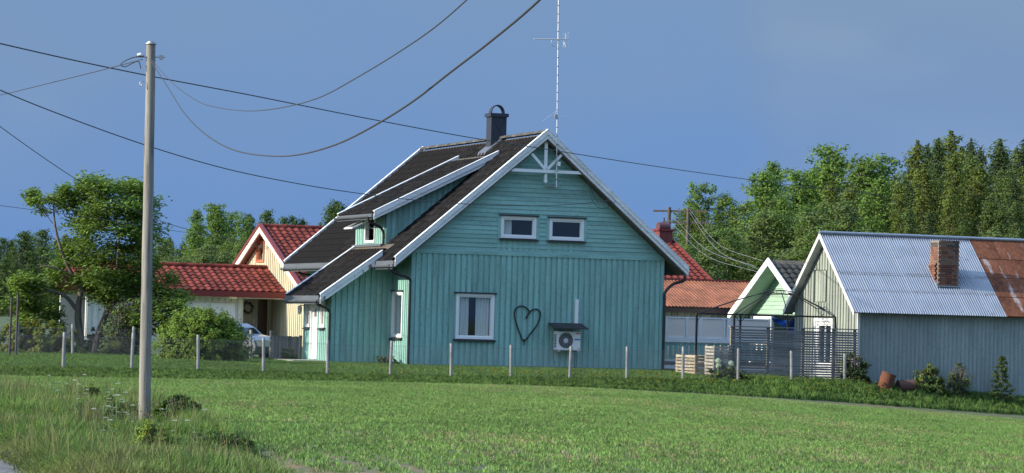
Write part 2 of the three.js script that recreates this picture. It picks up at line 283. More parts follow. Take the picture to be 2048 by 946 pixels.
// overlapping weatherboards; edge(y) gives [xmin, xmax] at that height
function weatherboards(wall, mats, r, y0, y1, edge, holes, { pitch = 0.145, name = 'weatherboard' } = {}) {
  const n = Math.round((y1 - y0) / pitch), step = (y1 - y0) / n;
  for (let i = 0; i < n; i++) {
    const a = y0 + i * step, b = a + step; let [l0, l1] = edge(a), [t0, t1] = edge(b); if (t1 - t0 < 0.02) { const m = (t0 + t1) / 2; t0 = m - 0.01; t1 = m + 0.01; }
    let spans = [[l0, l1, t0, t1]];
    for (const [h0, h1, g0, g1] of holes) if (b > g0 + 0.01 && a < g1 - 0.01) spans = spans.flatMap(([p, q, s, t]) => h1 <= p || h0 >= q ? [[p, q, s, t]] : [[p, h0, s, h0], [h1, q, h1, t]]).filter((s) => s[1] - s[0] > 0.03);
    for (const [p, q, s, t] of spans) { const k = new B({ swap: true, ou: r() * 9, ov: r() * 9 }); k.hexa([[p, a, 0.036], [q, a, 0.036], [q, a, 0], [p, a, 0], [s, b, 0.012], [t, b, 0.012], [t, b, 0], [s, b, 0]]); mesh(name, k, pick(mats, r), wall); }
  }
}
function ringFrame(x0, x1, y0, y1, f, z0, z1) { const b = new B(); b.box(x0, x1, y0, y0 + f, z0, z1).box(x0, x1, y1 - f, y1, z0, z1).box(x0, x0 + f, y0 + f, y1 - f, z0, z1).box(x1 - f, x1, y0 + f, y1 - f, z0, z1); return b; }
function windowAt(parent, pos, ry, x0, x1, y0, y1, o = {}) {
  const w = mesh('window', ringFrame(x0, x1, y0, y1, o.f ?? 0.075, -0.10, 0.045), o.mat || mat.whitePlain, parent); w.position.set(...pos); w.rotation.y = ry;
  const f = o.f ?? 0.075, g = 0.045;
  mesh('sash', ringFrame(x0 + f, x1 - f, y0 + f, y1 - f, g, -0.07, 0.015), o.mat || mat.whitePlain, w);
  const gx0 = x0 + f + g - 0.006, gx1 = x1 - f - g + 0.006, gy0 = y0 + f + g - 0.006, gy1 = y1 - f - g + 0.006;
  const cols = o.cols || 1, rows = o.rows || 1;
  for (let i = 0; i < cols; i++) for (let j = 0; j < rows; j++) { const a = lerp(gx0, gx1, i / cols), b = lerp(gx0, gx1, (i + 1) / cols), c = lerp(gy0, gy1, j / rows), d = lerp(gy0, gy1, (j + 1) / rows); mesh('pane', new B().box(a, b, c, d, -0.034, -0.030), o.glass || mat.glass, w); }
  for (let i = 1; i < cols; i++) mesh('mullion', new B().box(lerp(gx0, gx1, i / cols) - 0.02, lerp(gx0, gx1, i / cols) + 0.02, gy0, gy1, -0.05, 0.0), o.mat || mat.whitePlain, w);
  for (let j = 1; j < rows; j++) mesh('glazing_bar', new B().box(gx0, gx1, lerp(gy0, gy1, j / rows) - 0.015, lerp(gy0, gy1, j / rows) + 0.015, -0.052, -0.002), o.mat || mat.whitePlain, w);
  if (o.trim !== false) {
    mesh('head_flashing', new B().box(x0 - 0.07, x1 + 0.07, y1 + 0.004, y1 + 0.045, -0.02, 0.10), mat.trimDark, w);
    mesh('sill', new B().hexa([[x0 - 0.07, y0 - 0.075, 0.12], [x1 + 0.07, y0 - 0.075, 0.12], [x1 + 0.07, y0 - 0.045, -0.02], [x0 - 0.07, y0 - 0.045, -0.02], [x0 - 0.07, y0 - 0.045, 0.12], [x1 + 0.07, y0 - 0.045, 0.12], [x1 + 0.07, y0 - 0.004, -0.02], [x0 - 0.07, y0 - 0.004, -0.02]]), mat.trimDark, w);
  }
  return w;
}
function curtain(w, x0, x1, y0, y1, z = -0.17, waves = 5) { const b = new B(), n = 36; for (let i = 0; i < n; i++) { const P = (k, y) => { const t = k / n; return [lerp(x0, x1, t), y, z + 0.025 * Math.sin(t * waves * 6.283) + 0.01 * Math.sin(t * 17)]; }; b.quad(P(i, y0), P(i + 1, y0), P(i + 1, y1), P(i, y1)); } return mesh('curtain', b, mat.curtain, w); }
// a roof slope: a frame with x along the eave, y up the slope, z out of it
function slopeFrame(o, origin, side, pitchRad) {      // side 'left' faces -x, 'front' faces +z, 'right' faces +x
  const c = Math.cos(pitchRad), s = Math.sin(pitchRad); const m = new THREE.Matrix4();
  if (side === 'left') m.makeBasis(V(0, 0, 1), V(c, s, 0), V(-s, c, 0)); else if (side === 'front') m.makeBasis(V(1, 0, 0), V(0, s, -c), V(0, c, s)); else if (side === 'back') m.makeBasis(V(-1, 0, 0), V(0, s, c), V(0, c, -s)); else m.makeBasis(V(0, 0, -1), V(-c, s, 0), V(s, c, 0));
  o.quaternion.setFromRotationMatrix(m); o.position.set(...origin); return o;
}
const tileCache = {};
function tileGeo(w, len, v) {
  const key = w.toFixed(3) + len.toFixed(3) + v; if (tileCache[key]) return tileCache[key];
  const b = new B({ ou: v * 0.61, ov: v * 0.37 }), n = 6, h = (t) => 0.026 * Math.cos(t * 2 * Math.PI) + 0.026, L = len * 1.06;
  for (let i = 0; i < n; i++) { const a = i / n, c = (i + 1) / n, x0 = a * w * 1.03, x1 = c * w * 1.03, lo = 0.034, hi = 0.004; b.quad([x0, 0, h(a) + lo], [x1, 0, h(c) + lo], [x1, L, h(c) + hi], [x0, L, h(a) + hi]); b.quad([x0, 0, h(a) + lo - 0.032], [x1, 0, h(c) + lo - 0.032], [x1, 0, h(c) + lo], [x0, 0, h(a) + lo]); }
  return tileCache[key] = b.geo();
}
function tiles(roof, mats, r, nx, ny, w, len, keep, score, z0 = 0.0, most = 300) {
  const list = []; for (let j = 0; j < ny; j++) for (let i = 0; i < nx; i++) { const x = i * w, y = j * len; if (keep && !keep(x + w / 2, y + len / 2)) continue; list.push([x, y, score ? score(x + w / 2, y + len / 2) : -i]); }
  list.sort((a, b) => b[2] - a[2]);
  list.slice(0, most).forEach(([x, y]) => { const m = mesh('tile', tileGeo(w, len, Math.floor(r() * 3)), pick(mats, r), roof); m.position.set(x + (r() - 0.5) * 0.006, y, z0 + (r() - 0.5) * 0.006); m.rotation.z = (r() - 0.5) * 0.012; });
  const rest = list.slice(most);
  if (rest.length) { const im = new THREE.InstancedMesh(tileGeo(w, len, 0), mats[1], rest.length); im.name = 'tiles'; im.userData.kind = 'stuff'; im.castShadow = im.receiveShadow = true; const k = new THREE.Matrix4(); rest.forEach(([x, y], i) => im.setMatrixAt(i, k.makeTranslation(x, y, z0 + (r() - 0.5) * 0.006))); roof.add(im); }
}
function pipe(parent, name, pts, r, m, n = 24) { return mesh(name, new B().tube(pts.length > 2 ? curve(pts, n) : pts, r, 8), m, parent); }

// ---------------------------------------------------------------- the turquoise house
const HW = 8.96, HL = 11.95, HC = 3.74, HR = 7.96, OG = 0.42, OE = 0.74, SL = 0.8429, PM = Math.atan(SL);
{
  const r = rng(11), H = thing('turquoise_house', 'large turquoise timber house with black tiled roof and white bargeboards', 'house', wd(0, 0, 0), TH);
  const underY = (u) => HR - 0.34 - SL * Math.abs(u - HW / 2);
  // gable wall towards the field
  const holesG = [[1.56, 2.90, 0.95, 2.45], [3.06, 4.31, 4.33, 5.06], [4.78, 6.02, 4.32, 5.05]];
  const gw = wallSlab('wall', H, [[0, 0.06], [HW, 0.06], [HW, underY(HW)], [HW / 2, underY(HW / 2)], [0, underY(0)]], holesG, mat.teal[0], [0, 0, 0], 0);
  const cut = holesG.map(([a, b, c, d]) => [a - 0.005, b + 0.005, c - 0.02, d + 0.02]);
  boards(gw, mat.teal, r, 0.10, HW - 0.10, 0.09, () => HC, cut, { pitch: 0.2, width: 0.128 });
  for (const x of [[-0.026, 0.10], [HW - 0.10, HW + 0.026]]) mesh('corner_board', new B().box(x[0], x[1], 0.08, HC + 0.1, 0, 0.03), mat.teal[1], gw);
  mesh('band_board', new B({ swap: true }).box(-0.026, HW + 0.026, HC + 0.002, HC + 0.12, 0, 0.05), mat.teal[1], gw);
  const cut2 = holesG.slice(1).map(([a, b, c, d]) => [a - 0.11, b + 0.11, c - 0.02, d + 0.02]);
  weatherboards(gw, mat.teal, r, HC + 0.12, underY(HW / 2) - 0.02, (y) => { const k = (HR - 0.34 - y) / SL; return [Math.max(0, HW / 2 - k), Math.min(HW, HW / 2 + k)]; }, cut2);
  for (const [a, b, c, d] of holesG.slice(1)) for (const x of [[a - 0.11, a - 0.003], [b + 0.003, b + 0.11]]) mesh('window_casing', new B().box(x[0], x[1], c - 0.02, d + 0.02, 0, 0.042), mat.teal[1], gw);
  const w1 = windowAt(H, [0, 0, 0], 0, ...holesG[0]); curtain(w1, 1.66, 2.06, 1.0, 2.4, -0.13, 4); curtain(w1, 2.30, 2.82, 1.0, 2.4, -0.13, 5);
  windowAt(H, [0, 0, 0], 0, ...holesG[1]); curtain(H.children[H.children.length - 1], 3.15, 3.5, 4.36, 5.02, -0.13, 3); windowAt(H, [0, 0, 0], 0, ...holesG[2]);
  // other walls: local x runs towards the viewer on the sunny side
  const lwH = [[HL - 1.93, HL - 0.78, 0.94, 2.46], [HL - 8.4, HL - 7.2, 0.95, 2.3]];
  const lw = wallSlab('wall', H, [[0, 0.06], [HL - 0.145, 0.06], [HL - 0.145, underY(0)], [0, underY(0)]], lwH, mat.teal[0], [0, 0, -HL], -Math.PI / 2);
  boards(lw, mat.teal, r, HL - 1.91, HL - 0.145, 0.09, () => 3.8, lwH.map(([a, b, c, d]) => [a - 0.005, b + 0.005, c - 0.02, d + 0.02]));
  boards(lw, mat.teal, r, 0.1, HL - 5.1, 0.09, () => 3.8, lwH.map(([a, b, c, d]) => [a - 0.005, b + 0.005, c - 0.02, d + 0.02]));
  windowAt(H, [0, 0, -HL], -Math.PI / 2, ...lwH[0]); curtain(H.children[H.children.length - 1], HL - 1.82, HL - 1.45, 1.0, 2.4, -0.13, 4); windowAt(H, [0, 0, -HL], -Math.PI / 2, ...lwH[1]);
  wallSlab('wall', H, [[0, 0.06], [HL - 0.145, 0.06], [HL - 0.145, underY(0)], [0, underY(0)]], [], mat.teal[0], [HW, 0, -0.145], Math.PI / 2);
  wallSlab('wall', H, [[0, 0.06], [HW, 0.06], [HW, underY(HW)], [HW / 2, underY(HW / 2)], [0, underY(0)]], [], mat.teal[0], [HW, 0, -HL], Math.PI);
  mesh('foundation', new B().box(0.03, HW - 0.03, -0.9, 0.06, -HL + 0.03, -0.03), mat.foundation, H);
  mesh('floor', new B().box(0.16, HW - 0.16, 0.061, 0.12, -HL + 0.16, -0.16), mat.interior, H); mesh('upper_floor', new B().box(0.16, HW - 0.16, 3.1, 3.3, -HL + 0.16, -0.16), mat.interior, H);
  mesh('partition', new B().box(0.16, HW - 0.16, 0.13, 3.09, -3.6, -3.5), mat.interior, H); mesh('partition', new B().box(1.5, HW - 1.5, 3.31, 5.6, -3.2, -3.1), mat.interior, H);
  // main roof
  const Lt = HL + 2 * OG, slopeLen = (HW / 2 + OE) / Math.cos(PM), eaveY = HR - 0.14 - SL * (HW / 2 + OE);
  const dw0 = 2.6, dw1 = 5.8, du = -0.1;                                             // dormer: along w, and its face
  const rl = slopeFrame(mesh('roof', new B().box(0, Lt, 0, slopeLen - 0.01, -0.17, 0), mat.under, H), [-OE, eaveY, -(HL + OG)], 'left', PM);
  const rr = slopeFrame(mesh('roof', new B().box(0, Lt, 0, slopeLen - 0.01, -0.17, 0), mat.under, H), [HW + OE, eaveY, OG], 'right', PM);
  const keep = (x, y) => { const w = HL + OG - x, u = -OE + y * Math.cos(PM); if (w > dw0 - 0.2 && w < dw1 + 0.2 && u < 3.55) return false; if (w > 1.5 && w < 5.5 && u < -0.35) return false; return true; };
  tiles(rl, mat.roofTile, r, Math.floor((Lt - 0.1) / 0.3), Math.floor(slopeLen / 0.352), 0.3, 0.352, keep, (x) => x);
  tiles(rr, mat.roofTile, r, Math.floor((Lt - 0.1) / 0.3), Math.floor(slopeLen / 0.352), 0.3, 0.352, null, (x) => -x, 0, 0);
  for (let i = 0; i < 38; i++) { const z0 = -(HL + OG) + i * (Lt / 38), b = new B({ ou: r() * 5, ov: r() * 5 }); const n = 6, ring = (z, rad, k) => { const a = Math.PI * (0.12 + 0.76 * k / n); return [HW / 2 + Math.cos(a) * rad, HR - 0.15 + Math.sin(a) * rad * 1.05, z]; }; for (let k = 0; k < n; k++) { b.quad(ring(z0, 0.155, k + 1), ring(z0, 0.155, k), ring(z0 + Lt / 38 + 0.02, 0.135, k), ring(z0 + Lt / 38 + 0.02, 0.135, k + 1)); b.quad(ring(z0, 0.155, k), ring(z0, 0.155, k + 1), ring(z0, 0.10, k + 1), ring(z0, 0.10, k)); } mesh('ridge_tile', b, mat.ridge[i % 3], H); }
  // bargeboards: two boards, the upper one lapping over the lower
  const barge = (x0, y0, x1, y1, z0, th, hgt = 0.30, m = mat.white, m2 = m) => {
    const o = mesh('bargeboard', new B({ swap: true, ou: r() * 5 }).prism([[x0, y0 - hgt], [x1, y1 - hgt], [x1, y1 - 0.10], [x0, y0 - 0.10]], z0, z0 + th), m2, H);
    mesh('cover_board', new B({ swap: true, ou: r() * 5 }).prism([[x0, y0 - 0.155], [x1, y1 - 0.155], [x1, y1], [x0, y0]], z0 + th + 0.002, z0 + th + 0.035), m, o);
    mesh('capping', new B({ swap: true }).prism([[x0, y0 + 0.002], [x1, y1 + 0.002], [x1, y1 + 0.03], [x0, y0 + 0.03]], z0 - 0.10, z0 + th + 0.045), m, o); return o;
  };
  const tipY = HR - SL * (HW / 2 + OE);
  barge(-OE, tipY, HW / 2, HR, OG, 0.03); barge(HW / 2, HR, HW + OE, tipY, OG, 0.03);
  barge(-OE, tipY, HW / 2, HR, -(HL + OG) - 0.03, 0.028);
  mesh('soffit', new B().prism([[-OE + 0.02, tipY - 0.30], [HW / 2, HR - 0.322], [HW + OE - 0.02, tipY - 0.30], [HW + OE - 0.02, tipY - 0.27], [HW / 2, HR - 0.294], [-OE + 0.02, tipY - 0.27]], 0.045, OG - 0.002), mat.white, H);
  // king-post ornament in the gable peak
  const tr = mesh('gable_truss', new B().box(HW / 2 - 1.30, HW / 2 + 1.30, 6.53, 6.63, OG - 0.09, OG - 0.01), mat.whitePlain, H);
  mesh('king_post', new B().box(HW / 2 - 0.055, HW / 2 + 0.055, 6.52, HR - 0.2, OG - 0.13, OG - 0.092), mat.whitePlain, tr);
  for (const s of [-1, 1]) mesh('brace', new B().beam([HW / 2 + s * 0.05, 6.66, OG - 0.05], [HW / 2 + s * 0.60, 7.22, OG - 0.05], 0.05, 0.085), mat.whitePlain, tr);
  mesh('finial', new B().prism([[HW / 2, 6.18], [HW / 2 + 0.075, 6.27], [HW / 2 + 0.03, 6.32], [HW / 2 + 0.045, 6.38], [HW / 2 + 0.045, 6.52], [HW / 2 - 0.045, 6.52], [HW / 2 - 0.045, 6.38], [HW / 2 - 0.03, 6.32], [HW / 2 - 0.075, 6.27]], OG - 0.12, OG - 0.06), mat.whitePlain, tr);
  // dormer on the sunny slope
  const DS = (7.27 - 5.10) / (3.66 + 0.66), PD = Math.atan(DS), dy = (u) => 5.10 + DS * (u + 0.66), zN = -dw0, zF = -dw1, mainTop = (u) => HR - 0.14 - SL * Math.abs(u - HW / 2);
  const dr = slopeFrame(mesh('dormer_roof', new B().box(0, 4.0, 0, (3.70 + 0.66) / Math.cos(PD), -0.13, 0), mat.under, H), [-0.66, 5.10 - 0.06, -6.2], 'left', PD);
  tiles(dr, mat.roofTile, r, 13, Math.floor(((3.66 + 0.66) / Math.cos(PD)) / 0.352), 0.3, 0.352, null, null);
  barge(-0.66, dy(-0.66) + 0.02, 3.72, dy(3.72) + 0.02, -2.2, 0.03, 0.27); barge(-0.66, dy(-0.66) + 0.02, 3.72, dy(3.72) + 0.02, -6.23, 0.028, 0.24);
  const dTop = (u) => dy(u) - 0.2;
  const ck = wallSlab('dormer_cheek', H, [[du, mainTop(du) - 0.05], [3.45, mainTop(3.45) - 0.05], [3.45, dTop(3.45)], [du, dTop(du)]], [], mat.teal[0], [0, 0, zN], 0, 0.1);
  for (let u = du + 0.02; u < 3.1; u += 0.2) { const a = u, b = u + 0.128; if (dTop(a) - mainTop(b) < 0.06) break; mesh('board', new B({ ou: r() * 9, ov: r() * 9 }).prism([[a, mainTop(a) - 0.02], [b, mainTop(b) - 0.02], [b, dTop(b)], [a, dTop(a)]], 0, 0.024), pick(mat.teal, r), ck); }
  wallSlab('dormer_cheek', H, [[du, mainTop(du) - 0.05], [3.45, mainTop(3.45) - 0.05], [3.45, dTop(3.45)], [du, dTop(du)]], [], mat.teal[0], [0, 0, zF], 0, 0.1);
  const fh = [[dw1 - 4.75, dw1 - 3.65, 4.12, 5.0]];                                    // x runs towards the viewer from the far corner
  const df = wallSlab('dormer_face', H, [[0, 4.0], [dw1 - dw0, 4.0], [dw1 - dw0, dTop(du)], [0, dTop(du)]], fh.map(([a, b, c, d]) => [a, b, c, Math.min(d, dTop(du) - 0.03)]), mat.teal[0], [du, 0, zF], -Math.PI / 2, 0.1);
  boards(df, mat.teal, r, 0.03, dw1 - dw0 - 0.03, 4.02, () => dTop(du), fh.map(([a, b, c, d]) => [a - 0.005, b + 0.005, c - 0.02, d + 0.3]));
  const dw = mesh('window', ringFrame(fh[0][0], fh[0][1], fh[0][2], dTop(du) - 0.03, 0.08, -0.09, 0.05), mat.whitePlain, H); dw.position.set(du, 0, zF); dw.rotation.y = -Math.PI / 2;
  { const x0 = fh[0][0] + 0.08, x1 = fh[0][1] - 0.08, top = 4.92, len = 0.86, A = [x0, top, 0.03], out = [0.88 * len, -0.42 * len];
    const P = (x, t, k) => [x, top + out[1] * t + k * 0.42, 0.05 + out[0] * t + k * 0.86 * 0.3]; const s = new B(); const bar = (xa, xb, ta, tb) => s.hexa([P(xa, tb, 0), P(xb, tb, 0), P(xb, ta, 0), P(xa, ta, 0), P(xa, tb, 0.09), P(xb, tb, 0.09), P(xb, ta, 0.09), P(xa, ta, 0.09)]);
    bar(x0, x1, 0, 0.09); bar(x0, x1, 0.91, 1); bar(x0, x0 + 0.07, 0.09, 0.91); bar(x1 - 0.07, x1, 0.09, 0.91); mesh('open_sash', s, mat.whitePlain, dw);
    mesh('pane', new B().quad(P(x0 + 0.06, 0.92, 0.04), P(x1 - 0.06, 0.92, 0.04), P(x1 - 0.06, 0.08, 0.04), P(x0 + 0.06, 0.08, 0.04)), mat.glass, dw);
    for (const x of [x0 + 0.02, x1 - 0.02]) mesh('stay', new B().beam([x, top - 0.35, 0.02], P(x, 0.55, 0.02), 0.02, 0.02), mat.steel, dw); void A; }
  mesh('flashing', new B().box(du - 0.16, du - 0.03, 3.98, 4.06, zF, zN), mat.gutter, H);
  // porch with its own roof, below the dormer
  const PU = -2.125, pw0 = 1.914, pw1 = 5.04, PS = 0.7126, PP = Math.atan(PS), py = (u) => 2.27 + PS * (u + 2.66);
  const pTop = (u) => py(u) - 0.30;
  const pf = wallSlab('porch_wall', H, [[PU, 0.06], [0, 0.06], [0, pTop(0)], [PU, pTop(PU)]], [], mat.teal[0], [0, 0, -pw0], 0, 0.12);
  boards(pf, mat.teal, r, PU + 0.1, -0.002, 0.09, (u) => pTop(u), [], { pitch: 0.2 }); mesh('corner_board', new B().box(PU - 0.02, PU + 0.1, 0.08, pTop(PU), 0, 0.03), mat.teal[1], pf);
  const plH = [[pw1 - 4.20, pw1 - 3.36, 0.14, 2.10], [pw1 - 4.80, pw1 - 4.30, 1.2, 2.08], [pw1 - 3.12, pw1 - 2.58, 1.2, 2.08]];
  const pl = wallSlab('porch_wall', H, [[0, 0.06], [pw1 - pw0 - 0.125, 0.06], [pw1 - pw0 - 0.125, pTop(PU) + 0.04], [0, pTop(PU) + 0.04]], plH.map(([a, b, c, d]) => [a, b, c, Math.min(d, pTop(PU) - 0.02)]), mat.teal[0], [PU, 0, -pw1], -Math.PI / 2, 0.12);
  boards(pl, mat.teal, r, 0.02, pw1 - pw0 - 0.125, 0.09, () => pTop(PU) + 0.03, plH.map(([a, b, c, d]) => [a - 0.03, b + 0.03, c - 0.06, d + 0.6]));
  wallSlab('porch_wall', H, [[PU, 0.06], [0, 0.06], [0, pTop(0)], [PU, pTop(PU)]], [], mat.teal[0], [0, 0, -pw1 + 0.12], 0, 0.12);
  mesh('porch_floor', new B().box(PU + 0.03, -0.01, -0.8, 0.14, -pw1 + 0.13, -pw0 - 0.13), mat.foundation, H);
  const door = mesh('door', new B().box(plH[0][0] + 0.07, plH[0][1] - 0.07, 0.15, pTop(PU) - 0.05, -0.08, -0.03), mat.whitePlain, H); door.position.set(PU, 0, -pw1); door.rotation.y = -Math.PI / 2;
  { const c = (plH[0][0] + plH[0][1]) / 2, fr = ringFrame(plH[0][0], plH[0][1], 0.14, pTop(PU) - 0.02, 0.07, -0.1, 0.04); mesh('door_frame', fr, mat.whitePlain, door);
    const fan = new B(); for (let k = 0; k < 8; k++) { const a = k / 8 * Math.PI, b = (k + 1) / 8 * Math.PI; fan.tri([c, 1.55, -0.026], [c + 0.2 * Math.cos(a), 1.55 + 0.3 * Math.sin(a), -0.026], [c + 0.2 * Math.cos(b), 1.55 + 0.3 * Math.sin(b), -0.026]); } mesh('fanlight', fan, M([0.12, 0.12, 0.13], { rough: 0.15 }), door);
    for (const [a, b] of [[0.3, 0.85], [0.95, 1.42]]) mesh('panel', new B().box(c - 0.24, c + 0.24, a, b, -0.032, -0.018), mat.whitePlain, door);
    mesh('handle', new B().box(plH[0][1] - 0.17, plH[0][1] - 0.13, 1.02, 1.2, -0.03, 0.0).box(plH[0][1] - 0.28, plH[0][1] - 0.13, 1.09, 1.115, 0.0, 0.025), mat.steel, door); }
  for (const k of [1, 2]) { const [a, b, c, d] = plH[k]; const w = windowAt(H, [PU, 0, -pw1], -Math.PI / 2, a, b, c, Math.min(d, pTop(PU) - 0.03), { f: 0.06 }); curtain(w, a + 0.08, b - 0.08, c + 0.06, d - 0.12, -0.18, 3); }
  const pr = slopeFrame(mesh('porch_roof', new B().box(0, 3.95, 0, 2.56 / Math.cos(PP), -0.13, 0), mat.under, H), [-2.66, 2.27 - 0.05, -5.46], 'left', PP);
  tiles(pr, mat.roofTile, r, 13, Math.floor(2.56 / Math.cos(PP) / 0.352), 0.3, 0.352, null, null);
  barge(-2.66, py(-2.66) + 0.02, -0.55, py(-0.55) + 0.02, -1.51, 0.03, 0.30, mat.white, mat.peel); barge(-2.66, py(-2.66) + 0.02, -0.2, py(-0.2) + 0.02, -5.49, 0.028, 0.26);
  mesh('soffit', new B().prism([[-2.62, py(-2.66) - 0.27], [-0.5, py(-0.5) - 0.29], [-0.5, py(-0.5) - 0.265], [-2.62, py(-2.66) - 0.245]], -pw0 + 0.03, -1.515), mat.peel, H);
  // gutters and downpipes
  const gut = (x, y, z0, z1, p) => { const b = new B(); const n = 6; for (let k = 0; k < n; k++) { const A = (q, z, rr) => { const a = Math.PI + q / n * Math.PI; return [x + Math.cos(a) * rr, y + Math.sin(a) * rr, z]; }; b.quad(A(k, z0, 0.07), A(k, z1, 0.07), A(k + 1, z1, 0.07), A(k + 1, z0, 0.07)); b.quad(A(k + 1, z0, 0.06), A(k + 1, z1, 0.06), A(k, z1, 0.06), A(k, z0, 0.06)); } b.box(x + 0.055, x + 0.075, y - 0.12, y + 0.05, z0, z1); return mesh('gutter', b, mat.gutter, p || H); };
  const eaveBoard = (x, y, z0, z1, k = 0.2) => mesh('eave_board', new B({ swap: true }).box(x, x + 0.03, y - k, y + 0.01, z0, z1), mat.fascia, H);
  eaveBoard(-OE - 0.045, eaveY + 0.02, -1.5, OG - 0.02); eaveBoard(-OE - 0.045, eaveY + 0.02, -HL - OG + 0.02, -5.5); eaveBoard(-2.705, 2.24, -5.44, -1.53); eaveBoard(-0.705, 5.04, -6.18, -2.22, 0.12);
  gut(-OE - 0.12, eaveY - 0.13, -1.55, OG - 0.05); gut(-OE - 0.12, eaveY - 0.13, -HL - OG + 0.05, -5.5);
  gut(-2.78, 2.09, -5.4, -1.55); gut(-0.78, 4.98, -6.15, -2.25);
  pipe(H, 'downpipe', [[-OE - 0.06, eaveY - 0.1, 0.06], [-OE - 0.05, eaveY - 0.25, 0.05], [-0.45, eaveY - 0.42, 0.05], [-0.09, eaveY - 0.55, 0.05], [-0.07, eaveY - 0.75, 0.05]], 0.05, mat.black); pipe(H, 'downpipe', [[-0.07, eaveY - 0.7, 0.05], [-0.07, 0.05, 0.05]], 0.05, mat.black);
  pipe(H, 'downpipe', [[-2.72, 2.1, -1.62], [-2.71, 1.98, -1.64], [-2.4, 1.86, -1.75], [-2.22, 1.74, -1.84], [-2.2, 1.55, -1.86]], 0.047, mat.black); pipe(H, 'downpipe', [[-2.2, 1.6, -1.86], [-2.2, 0.05, -1.86]], 0.047, mat.black);
  pipe(H, 'downpipe', [[HW + OE + 0.02, eaveY - 0.1, 0.12], [HW + OE, eaveY - 0.3, 0.1], [HW + 0.35, eaveY - 0.45, 0.06], [HW + 0.06, eaveY - 0.75, 0.06], [HW + 0.05, eaveY - 1.0, 0.06]], 0.052, mat.black); pipe(H, 'downpipe', [[HW + 0.05, eaveY - 0.95, 0.06], [HW + 0.05, 0.0, 0.06]], 0.052, mat.black);
  pipe(H, 'downpipe', [[-0.76, 4.94, -2.5], [-0.72, 4.8, -2.5], [-0.3, 4.6, -2.52], [-0.2, 4.45, -2.53], [-0.19, 4.05, -2.53]], 0.047, mat.black);
  pipe(H, 'downpipe', [[-OE - 0.05, eaveY - 0.1, -10.6], [-OE + 0.05, eaveY - 0.3, -10.6], [-0.12, eaveY - 0.45, -10.62], [-0.08, eaveY - 0.8, -10.64]], 0.05, mat.black);
  // sheet-metal chimney with an arched cowl
  const cu = 4.34, cz = -4.15, ch = mesh('chimney', new B().box(cu - 0.28, cu + 0.28, 7.2, 8.66, cz - 0.25, cz + 0.25), mat.chimney, H);
  mesh('cap', new B().box(cu - 0.335, cu + 0.335, 8.62, 8.74, cz - 0.305, cz + 0.305), mat.chimney, ch);
  { const b = new B(), n = 14; for (let k = 0; k < n; k++) { const A = (q, rr, z) => { const a = q / n * Math.PI; return [cu - Math.cos(a) * rr, 8.76 + Math.sin(a) * rr * 1.15, cz + z]; }; b.hexa([A(k, 0.22, 0.13), A(k + 1, 0.22, 0.13), A(k + 1, 0.22, -0.13), A(k, 0.22, -0.13), A(k, 0.25, 0.13), A(k + 1, 0.25, 0.13), A(k + 1, 0.25, -0.13), A(k, 0.25, -0.13)]); } b.box(cu - 0.25, cu - 0.22, 8.74, 8.77, cz - 0.13, cz + 0.13).box(cu + 0.22, cu + 0.25, 8.74, 8.77, cz - 0.13, cz + 0.13); mesh('arched_cowl', b, mat.chimney, ch); }
  for (const s of [-1, 1]) { const b = new B(); b.beam([cu - 0.27, s > 0 ? 8.6 : 7.75, cz + 0.255], [cu + 0.27, s > 0 ? 7.75 : 8.6, cz + 0.255], 0.012, 0.016, [0, 0, 1]); mesh('crease', b, mat.chimney, ch); }
  mesh('lead_flashing', new B().hexa([[cu - 0.55, mainTop(cu - 0.55) + 0.05, cz + 0.42], [cu + 0.1, mainTop(cu + 0.1) + 0.05, cz + 0.42], [cu + 0.1, mainTop(cu + 0.1) + 0.05, cz - 0.4], [cu - 0.55, mainTop(cu - 0.55) + 0.05, cz - 0.4], [cu - 0.5, mainTop(cu - 0.5) + 0.12, cz + 0.4], [cu + 0.1, mainTop(cu + 0.1) + 0.12, cz + 0.4], [cu + 0.1, mainTop(cu + 0.1) + 0.12, cz - 0.38], [cu - 0.5, mainTop(cu - 0.5) + 0.12, cz - 0.38]]), mat.gutter, ch);
}
